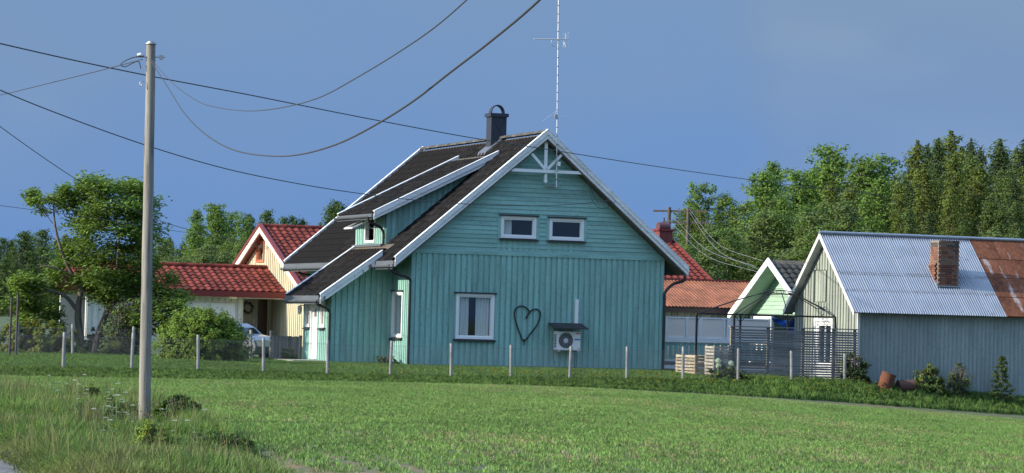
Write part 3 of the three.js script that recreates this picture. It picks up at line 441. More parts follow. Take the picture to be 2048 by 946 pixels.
{ // things fixed to the house
  const hp = thing('heat_pump', 'white outdoor heat pump under a small hood on turquoise wall', 'heat pump', wd(5.43, 0.66, -0.08), TH);
  const cs = mesh('casing', new B().box(-0.42, 0.42, 0, 0.62, 0.02, 0.32), M([0.74, 0.74, 0.72], { rough: 0.4 }), hp);
  { const b = new B(), n = 28, cx = -0.10, cy = 0.32; for (let k = 0; k < n; k++) { const a = k / n * 6.2832, c = (k + 1) / n * 6.2832, P = (q, rr, z) => [cx + Math.cos(q) * rr, cy + Math.sin(q) * rr, z]; b.quad(P(a, 0.085, 0.323), P(a, 0.26, 0.323), P(c, 0.26, 0.323), P(c, 0.085, 0.323)); } mesh('fan_opening', b, M([0.05, 0.055, 0.06], { rough: 0.7 }), cs); const h = new B(); for (let k = 0; k < n; k++) { const a = k / n * 6.2832, c = (k + 1) / n * 6.2832, P = (q, rr) => [cx + Math.cos(q) * rr, cy + Math.sin(q) * rr, 0.335]; h.tri([cx, cy, 0.335], P(a, 0.055), P(c, 0.055)); } mesh('fan_hub', h, M([0.7, 0.7, 0.69], { rough: 0.5 }), cs);
    for (let k = 1; k < 5; k++) mesh('guard_ring', new THREE.TorusGeometry(0.05 + k * 0.05, 0.004, 4, 28).translate(cx, cy, 0.33), M([0.45, 0.46, 0.47], { rough: 0.5 }), cs); for (let k = 0; k < 12; k++) { const a = k / 12 * 6.2832; mesh('guard_bar', new B().beam([cx + 0.06 * Math.cos(a), cy + 0.06 * Math.sin(a), 0.328], [cx + 0.26 * Math.cos(a + 0.5), cy + 0.26 * Math.sin(a + 0.5), 0.328], 0.006, 0.006), M([0.3, 0.3, 0.31], { rough: 0.6 }), cs); } }
  mesh('badge', new B().box(0.20, 0.41, 0.34, 0.385, 0.321, 0.326), M([0.05, 0.16, 0.42], { rough: 0.4 }), cs); mesh('brand_strip', new B().box(0.25, 0.41, 0.545, 0.575, 0.321, 0.324), M([0.55, 0.05, 0.05], { rough: 0.5 }), cs); mesh('rating_plate', new B().box(0.33, 0.40, 0.06, 0.08, 0.321, 0.324), M([0.5, 0.04, 0.05], { rough: 0.5 }), cs);
  for (let k = 0; k < 9; k++) mesh('grille_slot', new B().box(-0.426, -0.421, 0.10 + k * 0.05, 0.125 + k * 0.05, 0.08, 0.28), mat.black, cs);
  for (const x of [-0.36, 0.30]) mesh('bracket', new B().box(x, x + 0.05, -0.05, -0.01, -0.08, 0.38).box(x, x + 0.05, -0.35, -0.05, -0.08, -0.05), M([0.5, 0.5, 0.5], { rough: 0.5, metal: 0.5 }), hp);
  mesh('hood', new B().hexa([[-0.60, 0.70, 0.58], [0.60, 0.70, 0.58], [0.60, 0.86, -0.05], [-0.60, 0.86, -0.05], [-0.60, 0.73, 0.58], [0.60, 0.73, 0.58], [0.60, 0.90, -0.05], [-0.60, 0.90, -0.05]]), M([0.045, 0.045, 0.047], { map: T.concrete, rough: 0.9 }), hp);
  mesh('pipe_cover', new B().box(0.33, 0.44, 0.9, 1.70, -0.05, 0.03), mat.whitePlain, hp); mesh('drain_hose', new B().tube(curve([[0.32, -0.02, 0.1], [0.34, -0.2, 0.06], [0.33, -0.4, 0.05], [0.34, -0.62, 0.08]], 10), 0.012, 5), mat.black, hp);
  const hb = new B(); hb.tube(curve([[0.06, 0.76, 0], [0.16, 0.92, 0.01], [0.26, 1.03, 0.0], [0.40, 1.07, 0], [0.54, 1.0, 0], [0.56, 0.82, 0], [0.46, 0.55, 0], [0.22, 0.24, 0.01], [0.0, 0.0, 0], [-0.16, 0.28, 0], [-0.30, 0.62, 0.01], [-0.36, 0.88, 0], [-0.32, 1.05, 0], [-0.18, 1.15, 0], [-0.02, 1.14, 0], [0.12, 1.05, 0], [0.17, 0.97, 0], [0.10, 0.84, 0.02], [0.04, 0.74, 0.02]], 80), 0.024, 6).tube([[-0.02, -0.03, 0.01], [0.04, 0.05, 0.02]], 0.04, 6).tube(curve([[0, -0.02, 0.02], [0.02, -0.1, 0.03], [-0.03, -0.14, 0.02]], 6), 0.012, 5);
  const ho = single('heart_ornament', hb, M([0.02, 0.018, 0.018], { rough: 0.8 }), 'large black heart shaped wreath hanging on turquoise board wall', 'heart ornament'); ho.position.set(...wd(3.96, 0.93, -0.07)); ho.rotation.y = TH;
  const lp = thing('wall_lamp', 'small white lantern lamp on the porch wall by the door', 'lamp', wd(-2.15, 1.62, 4.98), TH); mesh('lantern', new B().tube([[-0.16, 0.0, 0], [-0.16, 0.05, 0], [-0.16, 0.22, 0], [-0.16, 0.30, 0]], (t) => t < 0.2 ? 0.03 : t < 0.5 ? 0.055 : t < 0.9 ? 0.085 : 0.03, 6), mat.whitePlain, lp); mesh('wall_bracket', new B().box(-0.16, 0.0, 0.29, 0.32, -0.015, 0.015).box(-0.02, 0.02, 0.1, 0.36, -0.04, 0.04), mat.whitePlain, lp);
  const st = single('doorstep', new B().box(-1.15, 0, -0.25, 0.10, -2.9, -0.5), M([0.5, 0.48, 0.44], { map: T.wood, rough: 0.9 }), 'pale low wooden doorstep platform outside the white porch door', 'step'); st.position.set(...wd(-2.16, 0, 1.7)); st.rotation.y = TH;
  // aerial mast on the gable
  const am = thing('aerial_mast', 'tall banded aluminium aerial mast with long yagi antenna on gable', 'antenna', wd(4.82, 6.05, -0.48), TH);
  mesh('mast', new B().tube([[0, 0, 0], [-0.10, 6.6, 0]], 0.024, 8), mat.alu, am); for (let k = 0; k < 22; k++) { const y = 0.25 + k * 0.29; if (y < 6.5) mesh('band', new B().tube([[-0.0152 * y, y, 0], [-0.0152 * (y + 0.025), y + 0.025, 0]], 0.028, 8), mat.black, am); }
  mesh('wall_bracket', new B().beam([0, 0.1, 0], [0.02, 0.1, 0.45 - 0.86], 0.03, 0.03).beam([-0.25, 0.06, -0.40], [0.25, 0.06, -0.40], 0.04, 0.03).beam([-0.01, 1.62, 0], [0.0, 1.62, -0.06], 0.06, 0.05), mat.steel, am);
  { const y = 4.93, m = mesh('yagi', new B().tube([[-1.02, y - 0.06, 0.25], [0.24, y + 0.03, -0.06]], 0.016, 6), mat.alu, am); for (let k = 0; k < 20; k++) { const t = k / 19, x = -1.0 + 1.1 * t; mesh('element', new B().tube([[x - 0.02, y - 0.058 + 0.08 * t, 0.245 - 0.3 * t - 0.10], [x + 0.02, y - 0.055 + 0.08 * t, 0.245 - 0.3 * t + 0.10]], 0.008, 4), mat.alu, m); }
    mesh('hoop_bracket', new B().tube(curve([[-0.34, y - 0.02, 0.08], [-0.34, y - 0.17, 0.08], [-0.28, y - 0.23, 0.07], [-0.07, y - 0.24, 0.02], [0.10, y - 0.22, 0.0], [0.15, y - 0.15, -0.03], [0.15, y + 0.02, -0.04]], 16), 0.014, 6), mat.alu, m);
    for (const s of [-1, 1]) { mesh('reflector_arm', new B().tube([[0.22, y + 0.03, -0.05], [0.21, y + s * 0.22, -0.05]], 0.012, 5), mat.alu, m); for (let k = 1; k < 4; k++) mesh('reflector_rod', new B().tube([[0.215, y + s * k * 0.075, -0.35], [0.215, y + s * k * 0.075, 0.25]], 0.006, 4), mat.alu, m); } }
  { const y = 2.35, m = mesh('dipole', new B().tube([[-0.38, y + 0.0, 0.02], [0.30, y + 0.02, -0.02]], 0.012, 5), mat.alu, am); mesh('rod', new B().tube([[-0.10, y + 0.18, 0], [-0.80, y - 0.22, 0.6]], 0.007, 4), mat.alu, m); mesh('clamp', new B().box(-0.13, -0.04, y - 0.06, y + 0.08, -0.03, 0.03).tube([[-0.1, y + 0.05, 0], [-0.1, y + 0.2, 0]], 0.012, 5), mat.steel, m); }
  mesh('junction_box', new B().box(0.0, 0.10, 0.72, 0.86, -0.02, 0.06), mat.whitePlain, am); mesh('coax_loop', new B().tube(curve([[-0.0, 1.2, 0.03], [-0.05, 1.0, 0.05], [-0.06, 0.78, 0.05], [0.02, 0.7, 0.05], [0.04, 0.74, 0.04]], 14), 0.008, 5), mat.greyCable, am);
}
// ---------------------------------------------------------------- cream house behind, with its garage wing
{
  const r = rng(31), P = 22.6 * D2R, u0 = 1.84, wr = 24.92, run = 6.3, len = 18.3, yr = 5.27, ye = yr - run * Math.tan(P);
  const C = thing('cream_house', 'cream timber bungalow with red tiled roof behind the turquoise house', 'house', wd(u0, 0, wr), TH);   // local: x from its lit gable, z from the ridge
  const wx = 0.36, half = run - 0.55, top = (z) => yr - 0.30 - Math.abs(z) * Math.tan(P);
  const gw = wallSlab('wall', C, [[-half, -0.2], [half, -0.2], [half, top(half)], [0, top(0)], [-half, top(-half)]], [[-1.55, -0.45, 3.72, 4.62]], mat.cream[0], [wx, 0, 0], -Math.PI / 2);
  boards(gw, mat.cream, r, -half + 0.02, half - 0.02, 0.0, (x) => top(x), [[-1.6, -0.4, 3.66, 4.68]], { pitch: 0.27, width: 0.17, th: 0.03 });
  const gwin = windowAt(C, [wx, 0, 0], -Math.PI / 2, -1.55, -0.45, 3.72, 4.62, { mat: M([0.42, 0.13, 0.06], { rough: 0.6 }), trim: false }); curtain(gwin, -1.4, -0.6, 3.8, 4.55, -0.2, 4);
  mesh('wall', new B().box(wx, len - 0.4, -0.2, top(half), half - 0.14, half), mat.cream[1], C); mesh('wall', new B().box(len - 0.54, len - 0.4, -0.2, top(half), -half, half - 0.15), mat.cream[1], C); mesh('wall', new B().box(wx, len - 0.55, -0.2, top(half), -half, -half + 0.14), mat.cream[1], C);
  const sl = run / Math.cos(P), rf = slopeFrame(mesh('roof', new B().box(0, len, 0, sl, -0.14, 0), mat.redTrim, C), [0, ye - 0.09, run], 'front', P);
  tiles(rf, mat.redTile, r, Math.floor(len / 0.3), Math.floor(sl / 0.35), 0.3, 0.35, null, (x, y) => x < 4.2 ? 2000 - x * 100 + y : x > 16 ? 800 + y * 10 : -x, 0.004);
  slopeFrame(mesh('roof', new B().box(0, len, 0, sl, -0.14, 0), mat.redTrim, C), [len, ye - 0.09, -run], 'back', P);
  for (let i = 0; i < 50; i++) mesh('ridge_tile', new B().tube([[i * len / 50, yr - 0.11, 0], [(i + 1) * len / 50 + 0.02, yr - 0.10, 0]], 0.13, 8), mat.redTile[i % 3], C);
  const bg = (z0, z1, n, x, m, hgt, th, dy = 0) => { const a = [z0, yr + dy - Math.abs(z0) * Math.tan(P)], b = [z1, yr + dy - Math.abs(z1) * Math.tan(P)]; return mesh(n, new B({ swap: true }).hexa([[x, a[1] - hgt, -a[0]], [x + th, a[1] - hgt, -a[0]], [x + th, b[1] - hgt, -b[0]], [x, b[1] - hgt, -b[0]], [x, a[1], -a[0]], [x + th, a[1], -a[0]], [x + th, b[1], -b[0]], [x, b[1], -b[0]]]), m, C); };
  for (const [a, b] of [[-run, 0], [0, run]]) { bg(a, b, 'bargeboard', -0.02, M([0.80, 0.76, 0.66], { map: T.paint, rough: 0.55 }), 0.34, 0.05); bg(a, b, 'verge_flashing', -0.06, mat.redTrim, 0.12, 0.14, 0.04); bg(a, b, 'bargeboard', len - 0.03, mat.redTrim, 0.28, 0.05, 0.03); }
  mesh('soffit', new B().hexa([[0.03, yr - 0.33, 0], [wx, yr - 0.33, 0], [wx, ye - 0.3, run], [0.03, ye - 0.3, run], [0.03, yr - 0.30, 0], [wx, yr - 0.30, 0], [wx, ye - 0.27, run], [0.03, ye - 0.27, run]]), mat.cream[1], C);
  mesh('gutter', new B().tube([[0, ye - 0.12, run + 0.06], [len, ye - 0.12, run + 0.06]], 0.07, 8), mat.redTrim, C);
  const ch = mesh('chimney', new B().box(17.55, 18.15, 4.3, 5.62, -0.35, 0.3), M([0.24, 0.05, 0.045], { rough: 0.6, map: T.redtile }), C); mesh('cap', new B().box(17.48, 18.22, 5.62, 5.70, -0.42, 0.37), mat.redTrim, ch);
  { const b = new B(); b.tube([[17.6, 5.78, -0.02], [18.1, 5.78, -0.02]], 0.22, 10); mesh('cowl', b, M([0.10, 0.035, 0.035], { rough: 0.5 }), ch); }
  // garage wing
  const G = thing('garage', 'low cream garage with red tiled roof and white doors', 'garage', wd(2.2, 0.3, 24.82), TH), r2 = rng(32), GP = Math.atan(1.0 / 2.84), gl = 8.2, gy = 3.53 - 0.3, gr = 2.84;
  const gs = gr / Math.cos(GP), grf = slopeFrame(mesh('roof', new B().box(0, gl, 0, gs, -0.12, 0), mat.redTrim, G), [-gl, gy - 1.0 - 0.06, gr], 'front', GP);
  tiles(grf, mat.redTile, r2, Math.floor(gl / 0.3), Math.floor(gs / 0.35), 0.3, 0.35, null, (x) => x, 0.004); slopeFrame(mesh('roof', new B().box(0, gl, 0, gs, -0.12, 0), mat.redTrim, G), [0, gy - 1.0 - 0.06, -gr], 'back', GP);
  for (let i = 0; i < 22; i++) mesh('ridge_tile', new B().tube([[-i * gl / 22, gy - 0.05, 0], [-(i + 1) * gl / 22, gy - 0.045, 0]], 0.12, 8), mat.redTile[i % 3], G);
  mesh('fascia', new B().box(-gl, 0, gy - 1.28, gy - 1.04, gr - 0.02, gr + 0.05), mat.redTrim, G);
  mesh('soffit', new B().box(-gl, -0.01, gy - 1.32, gy - 1.285, gr - 0.8, gr - 0.02), mat.paleGrey[1], G);
  const wz = gr - 0.42, wt = gy - 1.33, gwl = wallSlab('wall', G, [[-gl + 0.2, -0.4], [-1.66, -0.4], [-1.66, wt], [-gl + 0.2, wt]], [[-4.2, -1.97, -0.1, 1.7]], mat.paleGrey[0], [0, 0, wz], 0);
  boards(gwl, mat.paleGrey, r2, -gl + 0.2, -1.68, -0.3, () => wt, [[-4.26, -1.91, -0.5, 1.76]], { pitch: 0.25, width: 0.16, th: 0.028 });
  const gd = mesh('garage_door', new B().box(-4.2, -1.97, -0.1, 1.7, wz - 0.06, wz - 0.03), M([0.80, 0.82, 0.84], { rough: 0.5 }), G); for (let k = 0; k < 4; k++) for (let j = 0; j < 2; j++) mesh('door_panel', new B().box(-4.15 + j * 1.1, -3.12 + j * 1.1, -0.06 + k * 0.44, 0.34 + k * 0.44, wz - 0.029, wz - 0.012), M([0.80, 0.82, 0.84], { rough: 0.5 }), gd); mesh('door_edge', new B().box(-4.22, -1.95, 0.86, 0.90, wz - 0.028, wz + 0.05).box(-1.98, -1.94, 0.6, 0.9, wz - 0.02, wz + 0.05), mat.black, gd);
  mesh('recess_wall', new B().box(-1.66, -0.2, -0.4, wt, wz - 1.72, wz - 1.6), mat.paleGrey[1], G); mesh('side_wall', new B().box(-1.78, -1.665, -0.4, wt, wz - 1.6, wz - 0.145), mat.paleGrey[0], G); mesh('back_wall', new B().box(-gl + 0.2, 0.1, -0.4, wt, -gr + 0.4, -gr + 0.52), mat.paleGrey[1], G);
  mesh('floor', new B().box(-gl + 0.2, 0.1, -0.5, 0.02, -gr + 0.52, wz - 0.15), mat.foundation, G);
  const ed = mesh('entrance_door', new B().box(-1.5, -0.68, 0.03, 2.0, wz - 1.598, wz - 1.55), M([0.40, 0.39, 0.36], { rough: 0.5 }), G); mesh('handle', new B().box(-0.8, -0.76, 0.95, 1.1, wz - 1.55, wz - 1.5), mat.steel, ed); mesh('side_light', new B().box(-0.6, -0.22, 0.03, 2.05, wz - 1.598, wz - 1.56), M([0.05, 0.02, 0.015], { rough: 0.35 }), G);
  const wr2 = thing('door_wreath', 'dark round wreath hanging on the recessed garage entrance door', 'wreath', wd(1.15, 1.86, 24.82 - (wz - 1.5)), TH); { const rr = rng(5), b = new B(); for (let k = 0; k < 160; k++) { const a = rr() * 6.283, q = 0.20 + (rr() - 0.5) * 0.09, x = Math.cos(a) * q, y = Math.sin(a) * q, z = (rr() - 0.5) * 0.07; b.beam([x, y, z], [x + (rr() - 0.5) * 0.12, y + (rr() - 0.5) * 0.12, z + (rr() - 0.5) * 0.06], 0.014, 0.014); } mesh('twigs', b, M([0.03, 0.028, 0.02], { rough: 0.9 }), wr2); }
}
// ---------------------------------------------------------------- annex with orange sheet roof, terrace, green shed
function corrugated(x0, x1, y0, y1, period, amp, z = 0, seg = 6) { const b = new B(), n = Math.max(2, Math.round((x1 - x0) / period * seg)); const P = (i, y) => { const x = lerp(x0, x1, i / n), a = x / period * 6.2832; return [[x, y, z + amp * Math.cos(a)], (() => { const s = amp * 6.2832 / period * Math.sin(a), l = Math.hypot(s, 1); return [s / l, 0, 1 / l]; })()]; }; for (let i = 0; i < n; i++) { const a = P(i, y0), c = P(i + 1, y0), d = P(i + 1, y1), e = P(i, y1); b.tri(a[0], c[0], d[0], a[1], c[1], d[1]); b.tri(a[0], d[0], e[0], a[1], d[1], e[1]); } return b; }
{
  const r = rng(41), A = thing('annex', 'low cream annex with orange corrugated sheet roof', 'outbuilding', wd(12.8, 0, 15.2), TH), L = 8.4, ru = 3.1, P = Math.atan(1.10 / ru), sl = ru / Math.cos(P);
  const rf = slopeFrame(mesh('roof', new B().box(0, L, 0, sl, -0.1, -0.03), mat.under, A), [0, 2.36, 0], 'front', P);
  const om = M([0.38, 0.145, 0.07], { map: T.redtile, rough: 0.65, spec: 0.4 }); om.side = THREE.DoubleSide; for (let i = 0; i < 8; i++) mesh('roof_sheet', corrugated(i * L / 8, (i + 1) * L / 8, -0.05, sl, 0.15, 0.014, 0.004 + (i % 2) * 0.003), om, rf);
  slopeFrame(mesh('roof', new B().box(0, L, sl - 0.3, sl, -0.1, -0.03), mat.under, A), [L, 2.36, -2 * ru], 'back', P);
  mesh('ridge_cap', new B().box(0, L, 3.44, 3.50, -ru - 0.12, -ru + 0.12), M([0.22, 0.05, 0.035], { rough: 0.5 }), A); mesh('fascia', new B().box(0, L, 2.12, 2.28, -0.06, 0.0), M([0.06, 0.03, 0.03], { rough: 0.5 }), A);
  const w = wallSlab('wall', A, [[0.1, -0.5], [L - 0.1, -0.5], [L - 0.1, 2.2], [0.1, 2.2]], [], mat.paleGrey[0], [0, 0, -0.35], 0); boards(w, tones([0.42, 0.43, 0.38], T.paint, { rough: 0.7 }), r, 0.1, L - 0.1, -0.3, () => 2.2, [], { pitch: 0.28, width: 0.18 });
  mesh('wall', new B().box(0.1, 0.24, -0.5, 2.2, -ru - 0.2, -0.5), mat.paleGrey[0], A); mesh('wall', new B().box(L - 0.24, L - 0.1, -0.5, 2.2, -ru - 0.2, -0.5), mat.paleGrey[0], A);
  // terrace with wind screens
  const Tt = thing('terrace', 'raised terrace with frosted wind screens in white frames above turquoise railing', 'terrace', wd(9.1, 0, 3.0), TH); const e = 5.4;
  mesh('deck', new B().box(0, e, 0.2, 0.32, -5.0, -0.05), mat.slatWood[1], Tt); mesh('edge_board', new B().box(0, e, 0.05, 0.19, -0.06, 0.0), mat.whitePlain, Tt); for (let k = 0; k <= 4; k++) mesh('support', new B().box(k * (e - 0.1) / 4, k * (e - 0.1) / 4 + 0.1, -0.6, 0.2, -0.25, -0.15), mat.slatWood[0], Tt);
  for (let x = 0.05; x < e - 0.05; x += 0.2) mesh('railing_board', new B({ ou: r() * 4, ov: r() * 4 }).box(x, x + 0.14, 0.40, 1.0, -0.02, 0.0), pick(mat.teal, r), Tt);
  mesh('rail', new B().box(0, e, 0.46, 0.53, -0.06, -0.022).box(0, e, 0.9, 0.97, -0.06, -0.022), mat.teal[0], Tt); mesh('hand_rail', new B().box(0, e, 1.005, 1.13, -0.08, 0.04), mat.whitePlain, Tt);
  const frostedPane = M([0.80, 0.70, 0.62], { rough: 0.3 });
  const posts = [0.0, 1.32, 2.10, 2.62, 3.55, 3.72, 4.15, 5.3]; posts.forEach((x, i) => { const fat = i === 3 || i === 5; mesh('screen_post', new B().box(x - (fat ? 0.06 : 0.03), x + (fat ? 0.06 : 0.03), 1.135, 1.9, -0.05, 0.02), mat.whitePlain, Tt); if (i + 1 < posts.length) { const f = posts[i + 1]; mesh('screen_frame', new B().box(x + 0.062, f - 0.062, 1.14, 1.20, -0.045, 0.012).box(x + 0.062, f - 0.062, 1.84, 1.89, -0.045, 0.012), mat.whitePlain, Tt); if (i !== 4) mesh('screen_pane', new B().box(x + 0.03, f - 0.03, 1.2, 1.84, -0.022, -0.012), frostedPane, Tt); } });
  // pale green shed, open under its gable
  const S = thing('green_shed', 'pale green shed with white bargeboards and dark tiled roof', 'shed', wd(18.2, 0.1, 11.24), TH), y0 = 4.19, SP = 0.61, sr = 3.57, sL = 5.0, r3 = rng(43), pm = Math.atan(SP);
  const ss = sr / Math.cos(pm); for (const side of ['front', 'back']) { const rf2 = slopeFrame(mesh('roof', new B().box(0, sL, 0, ss, -0.1, 0), mat.under, S), side === 'front' ? [0, y0 - sr * SP - 0.09, sr] : [sL, y0 - sr * SP - 0.09, -sr], side, pm); if (side === 'front') tiles(rf2, tones([0.5, 0.52, 0.42], T.tile, { rough: 0.95 }), r3, 16, Math.floor(ss / 0.35), 0.3, 0.35, null, (x, y) => y - x); }
  for (const s of [-1, 1]) { const o = mesh('bargeboard', new B({ swap: true }).hexa([[-0.04, y0 - 0.3, 0], [0.0, y0 - 0.3, 0], [0.0, y0 - sr * SP - 0.3, s * sr], [-0.04, y0 - sr * SP - 0.3, s * sr], [-0.04, y0, 0], [0.0, y0, 0], [0.0, y0 - sr * SP, s * sr], [-0.04, y0 - sr * SP, s * sr]]), mat.white, S); void o;
    mesh('soffit', new B({ swap: true }).hexa([[0.003, y0 - 0.28, 0], [0.75, y0 - 0.28, 0], [0.75, y0 - sr * SP - 0.28, s * sr], [0.003, y0 - sr * SP - 0.28, s * sr], [0.003, y0 - 0.255, 0], [0.75, y0 - 0.255, 0], [0.75, y0 - sr * SP - 0.255, s * sr], [0.003, y0 - sr * SP - 0.255, s * sr]]), mat.shedGreen[0], S); }
  const top = (z) => y0 - 0.29 - Math.abs(z) * SP, sw = wallSlab('wall', S, [[-3.2, 2.02], [3.2, 2.02], [3.2, top(3.2)], [0, top(0)], [-3.2, top(3.2)]], [], mat.shedGreen[0], [0.75, 0, 0], -Math.PI / 2, 0.1);
  weatherboards(sw, mat.shedGreen, r3, 2.04, top(0) - 0.05, (y) => { const k = Math.min(3.2, (y0 - 0.29 - y) / SP); return [-k, k]; }, [], { pitch: 0.17 });
  for (const z of [-2.9, -1.1, 2.8]) mesh('post', new B().box(0.66, 0.78, -0.6, 2.015, z - 0.07, z + 0.07), mat.white, S); mesh('wall', new B().box(sL - 0.4, sL - 0.3, -0.6, 2.0, -2.95, 2.95), mat.shedGreen[0], S); mesh('wall', new B().box(0.86, sL - 0.4, -0.6, 2.0, -2.95, -2.85), mat.shedGreen[0], S); mesh('wall', new B().box(0.86, sL - 0.4, -0.6, 2.0, 2.85, 2.95), mat.shedGreen[0], S); mesh('white_panel', new B().box(0.68, 0.74, 0.6, 1.94, -2.7, -1.2), mat.white, S);
  mesh('floor', new B().box(0.3, sL - 0.3, -0.6, -0.02, -2.9, 2.9), mat.foundation, S);
  const tb = new B(), f = (i, j) => { const t = i / 10, k = j / 10; return [(1.15 * t) - 0.15 * k * t, -(0.08 + 0.72 * Math.pow(t, 0.6) * (0.4 + 0.6 * t)) * k - 0.12 * Math.sin(t * 3.14) * (1 - k), 0.10 * Math.sin(t * 11 + k * 3) * (0.3 + k)]; };
  for (let i = 0; i < 10; i++) for (let j = 0; j < 10; j++) tb.quad(f(i, j + 1), f(i + 1, j + 1), f(i + 1, j), f(i, j)); const tm = M([0.02, 0.11, 0.52], { rough: 0.45 }); tm.side = THREE.DoubleSide;
  const tp = single('blue_tarpaulin', tb, tm, 'blue tarpaulin hanging in folds under the green shed gable', 'tarpaulin'); tp.position.set(...wd(18.5, 2.03, 11.5)); tp.rotation.y = TH;
}
// ---------------------------------------------------------------- barn
{
  const r = rng(51), y00 = -0.2, Bn = thing('barn', 'old grey green barn with corrugated metal roof and blue grey side', 'barn', wd(13.78, y00, -2.78), TH), half = 2.37, yr = 4.79 - y00, ov = 0.30, ye = 2.20 - y00, rise = yr - ye, run = half + ov, P = Math.atan(rise / run), L = 13;
  const tn = rise / run, top = (z) => yr - 0.14 - Math.abs(z) * tn;
  const dh = [[-0.75, 0.48, 0.55, 2.05]];                                              // x in the gable frame runs towards the viewer
  const gw = wallSlab('wall', Bn, [[-half, 0], [half, 0], [half, top(half)], [0, top(0)], [-half, top(half)]], dh, mat.barnBack, [0, 0, 0], -Math.PI / 2, 0.1);
  boards(gw, mat.barnGreen, r, -half + 0.01, half - 0.02, -0.05, (x) => top(x) - 0.01, [[dh[0][0] - 0.11, dh[0][1] + 0.11, dh[0][2] - 0.1, dh[0][3] + 0.11], [-0.82, 0.02, 2.68, 3.78]], { pitch: 0.205, width: 0.148, th: 0.075 });
  boards(gw, mat.barnGreen, r, -0.78, -0.02, 2.71, () => 3.75, [], { pitch: 0.2, width: 0.165, th: 0.07, name: 'hatch_board' });
  mesh('hatch_frame', ringFrame(-0.82, 0.02, 2.68, 3.78, 0.035, 0, 0.02), mat.barnGreen[0], gw);
  mesh('corner_board', new B().box(half - 0.015, half + 0.05, 0, top(half), 0, 0.09), M([0.62, 0.64, 0.62], { map: T.paint, rough: 0.7 }), gw);
  const dr = windowAt(Bn, [0, 0, 0], -Math.PI / 2, ...dh[0], { cols: 2, rows: 3, trim: false, f: 0.10 }); mesh('casing', ringFrame(dh[0][0] - 0.10, dh[0][1] + 0.10, dh[0][2] - 0.08, dh[0][3] + 0.10, 0.105, 0.002, 0.09), mat.white, dr);
  mesh('lower_panel', new B().box(dh[0][0] - 0.1, dh[0][1] + 0.1, 0.0, dh[0][2] - 0.09, 0.002, 0.085), mat.white, dr);
  const fw = mesh('wall', new B().box(0.0, L, -0.05, ye + 0.1, half - 0.12, half - 0.04), mat.barnBack, Bn);
  for (let i = 0; i < 13; i++) { const m = mesh('wall_sheet', corrugated(i, i + 1 + 0.04, -0.18 - 0.03 * i, ye + 0.12, 0.155, 0.022, half + (i % 2) * 0.004, 6), mat.barnBlue[Math.floor(r() * 3)], Bn); m.material.side = THREE.DoubleSide; }
  mesh('foundation', new B().box(0.05, L, -1.2, 0.02, -half + 0.05, half - 0.12), mat.foundation, Bn); mesh('wall', new B().box(0.1, L, -0.05, ye, -half, -half + 0.1), mat.barnGreen[0], Bn); mesh('wall', new B().box(L - 0.1, L, -0.05, ye + 1.2, -half + 0.1, half - 0.13), mat.barnGreen[0], Bn); void fw;
  const sl = run / Math.cos(P), rf = slopeFrame(mesh('roof', new B().box(-0.33, L, 0.03, sl, -0.09, -0.03), M([0.16, 0.14, 0.12], { map: T.wood, rough: 0.9 }), Bn), [0, ye - 0.02, run], 'front', P);
  const galv = mat.galv; galv.side = THREE.DoubleSide;
  for (let i = 0; i < 7; i++) for (let j = 0; j < 2; j++) { const a = -0.35 + i * 0.808, m = mesh('roof_sheet', corrugated(a, a + 0.83, j ? sl * 0.48 : -0.03, j ? sl : sl * 0.52, 0.088, 0.017, 0.006 + j * 0.006 + (i % 2) * 0.003, 6), galv, rf); void m; }
  for (let i = 0; i < 6; i++) for (let j = 0; j < 4; j++) { const a = 5.32 + i * 1.25 - (j % 2) * 0.35, c = Math.max(5.32, a), b = a + 1.26; const q = new B({ ou: r() * 3, ov: r() * 3 }); q.hexa([[c, j * sl / 4 - 0.02, -0.02], [b, j * sl / 4 - 0.02, -0.02], [b, (j + 1) * sl / 4, -0.02], [c, (j + 1) * sl / 4, -0.02], [c, j * sl / 4 - 0.02, 0.026], [b, j * sl / 4 - 0.02, 0.026], [b, (j + 1) * sl / 4, 0.012], [c, (j + 1) * sl / 4, 0.012]].map((p) => [p[0] + 0.0, p[1], p[2] + (i % 2) * 0.003])); mesh('rusty_sheet', q, mat.rust, rf); }
  slopeFrame(mesh('roof', new B().box(-L, 0.33, 0.03, sl, -0.09, 0.0), mat.galv, Bn), [0, ye - 0.02, -run], 'back', P);
  mesh('ridge_cap', new B().tube([[-0.37, yr + 0.03, 0], [L, yr + 0.03, 0]], 0.06, 8), mat.galv, Bn);
  const bm = M([0.74, 0.74, 0.70], { map: T.paint, rough: 0.6 }); for (const s of [-1, 1]) mesh('bargeboard', new B({ swap: true }).hexa([[-0.37, yr - 0.16, 0], [-0.34, yr - 0.16, 0], [-0.34, ye - 0.17, s * run], [-0.37, ye - 0.17, s * run], [-0.37, yr + 0.02, 0], [-0.34, yr + 0.02, 0], [-0.34, ye + 0.0, s * run], [-0.37, ye + 0.0, s * run]]), bm, Bn);
  mesh('soffit', new B().hexa([[-0.34, yr - 0.13, 0], [0.0, yr - 0.13, 0], [0.0, ye - 0.13, -run], [-0.34, ye - 0.13, -run], [-0.34, yr - 0.1, 0], [0.0, yr - 0.1, 0], [0.0, ye - 0.1, -run], [-0.34, ye - 0.1, -run]]), mat.barnBack, Bn);
  // leaning brick chimney
  const ch = mesh('chimney', new B().box(3.235, 4.005, ye + 0.1, yr - 0.14, 1.10, 1.695), M([0.30, 0.27, 0.24], { map: T.concrete, rough: 0.95 }), Bn);
  const bmats = [[0.27, 0.11, 0.07], [0.34, 0.15, 0.09], [0.20, 0.085, 0.06], [0.30, 0.19, 0.13], [0.11, 0.09, 0.085]].map((c) => M(c, { map: T.concrete, rough: 0.95 })); const r4 = rng(77);
